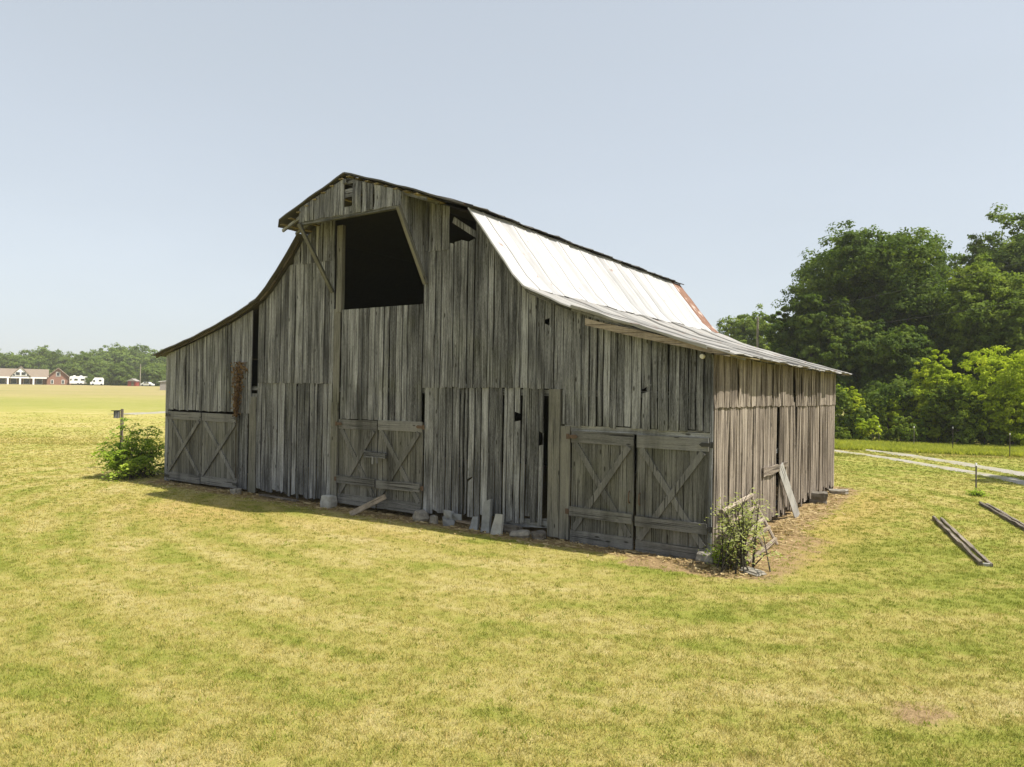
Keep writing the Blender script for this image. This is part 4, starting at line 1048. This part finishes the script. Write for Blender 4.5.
# travel trailer
tb = on_ground(79.5, HD+3); tr_ = empty('travel_trailer', tb, .56, 'white travel trailer parked right of the brick house', 'trailer')
b = MB(); b.prism([(-3., 0, .5), (2.7, 0, .5), (3.0, 0, 1.2), (2.8, 0, 2.9), (2.2, 0, 3.1), (-2.8, 0, 3.05), (-3.05, 0, 2.6)], (0, 0, 0), (0, 2.3, 0)); b.build('body', M['white_paint'], tr_)
for x, w in ((-1.1, 1.0), (.9, 1.1), (-2.6, .4)): win(tr_, x, -.04, 1.95, w, .6, fr=.05)
for x in (-.5, .4):
    b = MB(); b.tube([(x, -.05, .38), (x, .2, .38)], [.36, .36], 14); b.build('wheel', M['rubber'], tr_)
for x in (-1.6, .4):
    b = MB(); b.box((x, 1.1, 3.2), (.8, .7, .25)); b.build('roof_unit', M['white_paint'], tr_)
b = MB(); b.beam((3, 1.1, .5), (4.2, 1.1, .45), .12, .12); b.build('hitch', M['iron'], tr_)
# white camper van
vb = on_ground(97, HD+1); va = empty('camper_van', vb, .6, 'small white camper van with cab at left, right of the trailer', 'van')
b = MB(); b.prism([(-2., 0, .35), (2., 0, .35), (2.05, 0, 2.3), (1.7, 0, 2.75), (-.7, 0, 2.75), (-1.2, 0, 2.0), (-1.5, 0, 1.3), (-2.05, 0, 1.15)], (0, 0, 0), (0, 2., 0)); b.build('body', M['white_paint'], va)
win(va, -.9, -.04, 1.6, .6, .55, fr=.04); win(va, .9, -.04, 1.8, .8, .5, fr=.04)
for x in (-1.3, 1.3):
    b = MB(); b.tube([(x, -.05, .35), (x, .2, .35)], [.35, .35], 14); b.build('wheel', M['rubber'], va)
# red shed, white car, grey shed
rb = on_ground(131.5, HD); rs = empty('shed', rb, 0, 'small dark red shed left of the far utility pole', 'shed')
b = MB(); b.box((0, 1.2, .8), (2.9, 2.2, 1.8)); b.build('wall', M['red_paint'], rs)
b = MB(); b.prism([(-1.7, -.2, 1.6), (1.7, -.2, 1.6), (0, -.2, 2.5)], (0, 0, 0), (0, 2.8, 0)); b.build('roof', M['grey_shed'], rs)
b = MB(); b.box((.3, .06, .7), (.8, .08, 1.4)); b.build('door', M['stone_dark'], rs)
cb = on_ground(146, HD-2); car = empty('parked_car', cb, 0, 'low white car parked right of the far utility pole', 'car')
b = MB(); b.prism([(-2.1, 0, .3), (2.1, 0, .3), (2.15, 0, .75), (1.3, 0, .9), (.7, 0, 1.4), (-.9, 0, 1.42), (-1.5, 0, .95), (-2.1, 0, .85)], (0, 0, 0), (0, 1.7, 0)); b.build('body', M['white_paint'], car)
for x in (-.4, .5): win(car, x, -.03, 1.15, .65, .3, 'iron', .03)
for x in (-1.3, 1.3):
    b = MB(); b.tube([(x, -.04, .32), (x, .2, .32)], [.33, .33], 14); b.build('wheel', M['rubber'], car)
gb = on_ground(165, 190); gs = empty('shed', gb, .2, 'grey shed with pale roof beside the left barn wall', 'shed')
b = MB(); b.box((0, 1.5, 1.1), (2.6, 3, 2.4)); b.build('wall', M['grey_shed'], gs)
b = MB(); b.prism([(-1.6, -.3, 2.25), (1.6, -.3, 2.6), (1.6, -.3, 2.72), (-1.6, -.3, 2.37)], (0, 0, 0), (0, 3.6, 0)); b.build('roof', M['white_paint'], gs)
b = MB(); b.box((.8, -.03, 1.0), (.7, .08, 1.8)); b.build('door', M['white_paint'], gs)

# ------------------------------------------------------------------ grass
def grass(name, label, N, ymin, ymax, spread, hgt, wid, blades, mat, tall=False, region=None, power=1.0, seed=1):
    rng = np.random.default_rng(seed)
    u = rng.uniform(0, 1, N)
    y = ymin*(ymax/ymin)**(u**power)
    x = rng.uniform(-spread, spread, N)*y
    if region: x, y = region(rng, N)
    dirt, dry = barn_dirt(x, y); t, n = to_tn(x, y)
    keep = rng.uniform(0, 1, len(x)) > dirt*1.05
    keep &= ~((t > -.05) & (t < 19.8) & (n < .03) & (n > -13.9))
    for pth, wd_ in TRACK:
        for i0 in range(0, len(pth)-1):
            if pth[i0, 1] > 60: continue
            a_, c_ = pth[i0], pth[i0+1]; ab = c_-a_; tt = np.clip(((x-a_[0])*ab[0]+(y-a_[1])*ab[1])/max(ab@ab, 1e-9), 0, 1)
            keep &= np.hypot(x-a_[0]-tt*ab[0], y-a_[1]-tt*ab[1]) > wd_*.46
    x = x[keep]; y = y[keep]; m = len(x); dist = np.hypot(x, y)
    k = blades; X = np.repeat(x, k)+rng.normal(size=m*k)*.035; Y = np.repeat(y, k)+rng.normal(size=m*k)*.035
    grow = np.clip(dist/14., 1, 3.0); gk = np.repeat(grow, k)
    h = hgt*rng.uniform(.45, 1.25, m*k)*(gk**.25); w = wid*rng.uniform(.7, 1.3, m*k)*gk
    a = rng.uniform(0, 6.283, m*k); le = rng.uniform(.15, 1.1, m*k)*h; b_ = rng.uniform(0, 6.283, m*k)
    z = terrain(X, Y)-.004
    dx, dy = np.cos(a)*w, np.sin(a)*w
    v = np.stack([np.stack([X-dx, Y-dy, z], -1), np.stack([X+dx, Y+dy, z], -1), np.stack([X+np.cos(b_)*le, Y+np.sin(b_)*le, z+h], -1)], 1).reshape(-1, 3)
    r = np.clip(np.repeat(rng.uniform(0, 1, m), k)*.45+rng.uniform(0, 1, m*k)*.55, 0, 1)
    me = np_mesh(name, v, np.arange(3*m*k).reshape(-1, 3), r, mat=M[mat])
    return tag(link(name, me), label, 'grass', kind='stuff')
grass('lawn_grass', 'short mown yellow-green lawn grass around the barn', 105000, 5.2, 46, .95, .042, .0042, 9, 'blades', power=.85)
grass('lawn_weeds', 'scattered darker green clover and weed tufts in the lawn', 1500, 5.2, 26, .95, .045, .009, 12, 'leaf_clover', power=.9, seed=15)
def fence_region(rng, N):
    px = rng.uniform(825, 1120, N); D = 44.5-(px-842)*.02+rng.uniform(0, 7, N)
    return (px-512)/F*D, D
grass('lawn_grass', 'coarser pale grass of the hay field up the slope', 30000, 40, 80, .95, .05, .007, 6, 'blades', power=1.6, seed=9)
grass('tall_grass', 'unmown yellow-green grass strip along the fence line', 8000, 1, 2, 1, .22, .01, 8, 'leaf_weed', region=fence_region, seed=5)
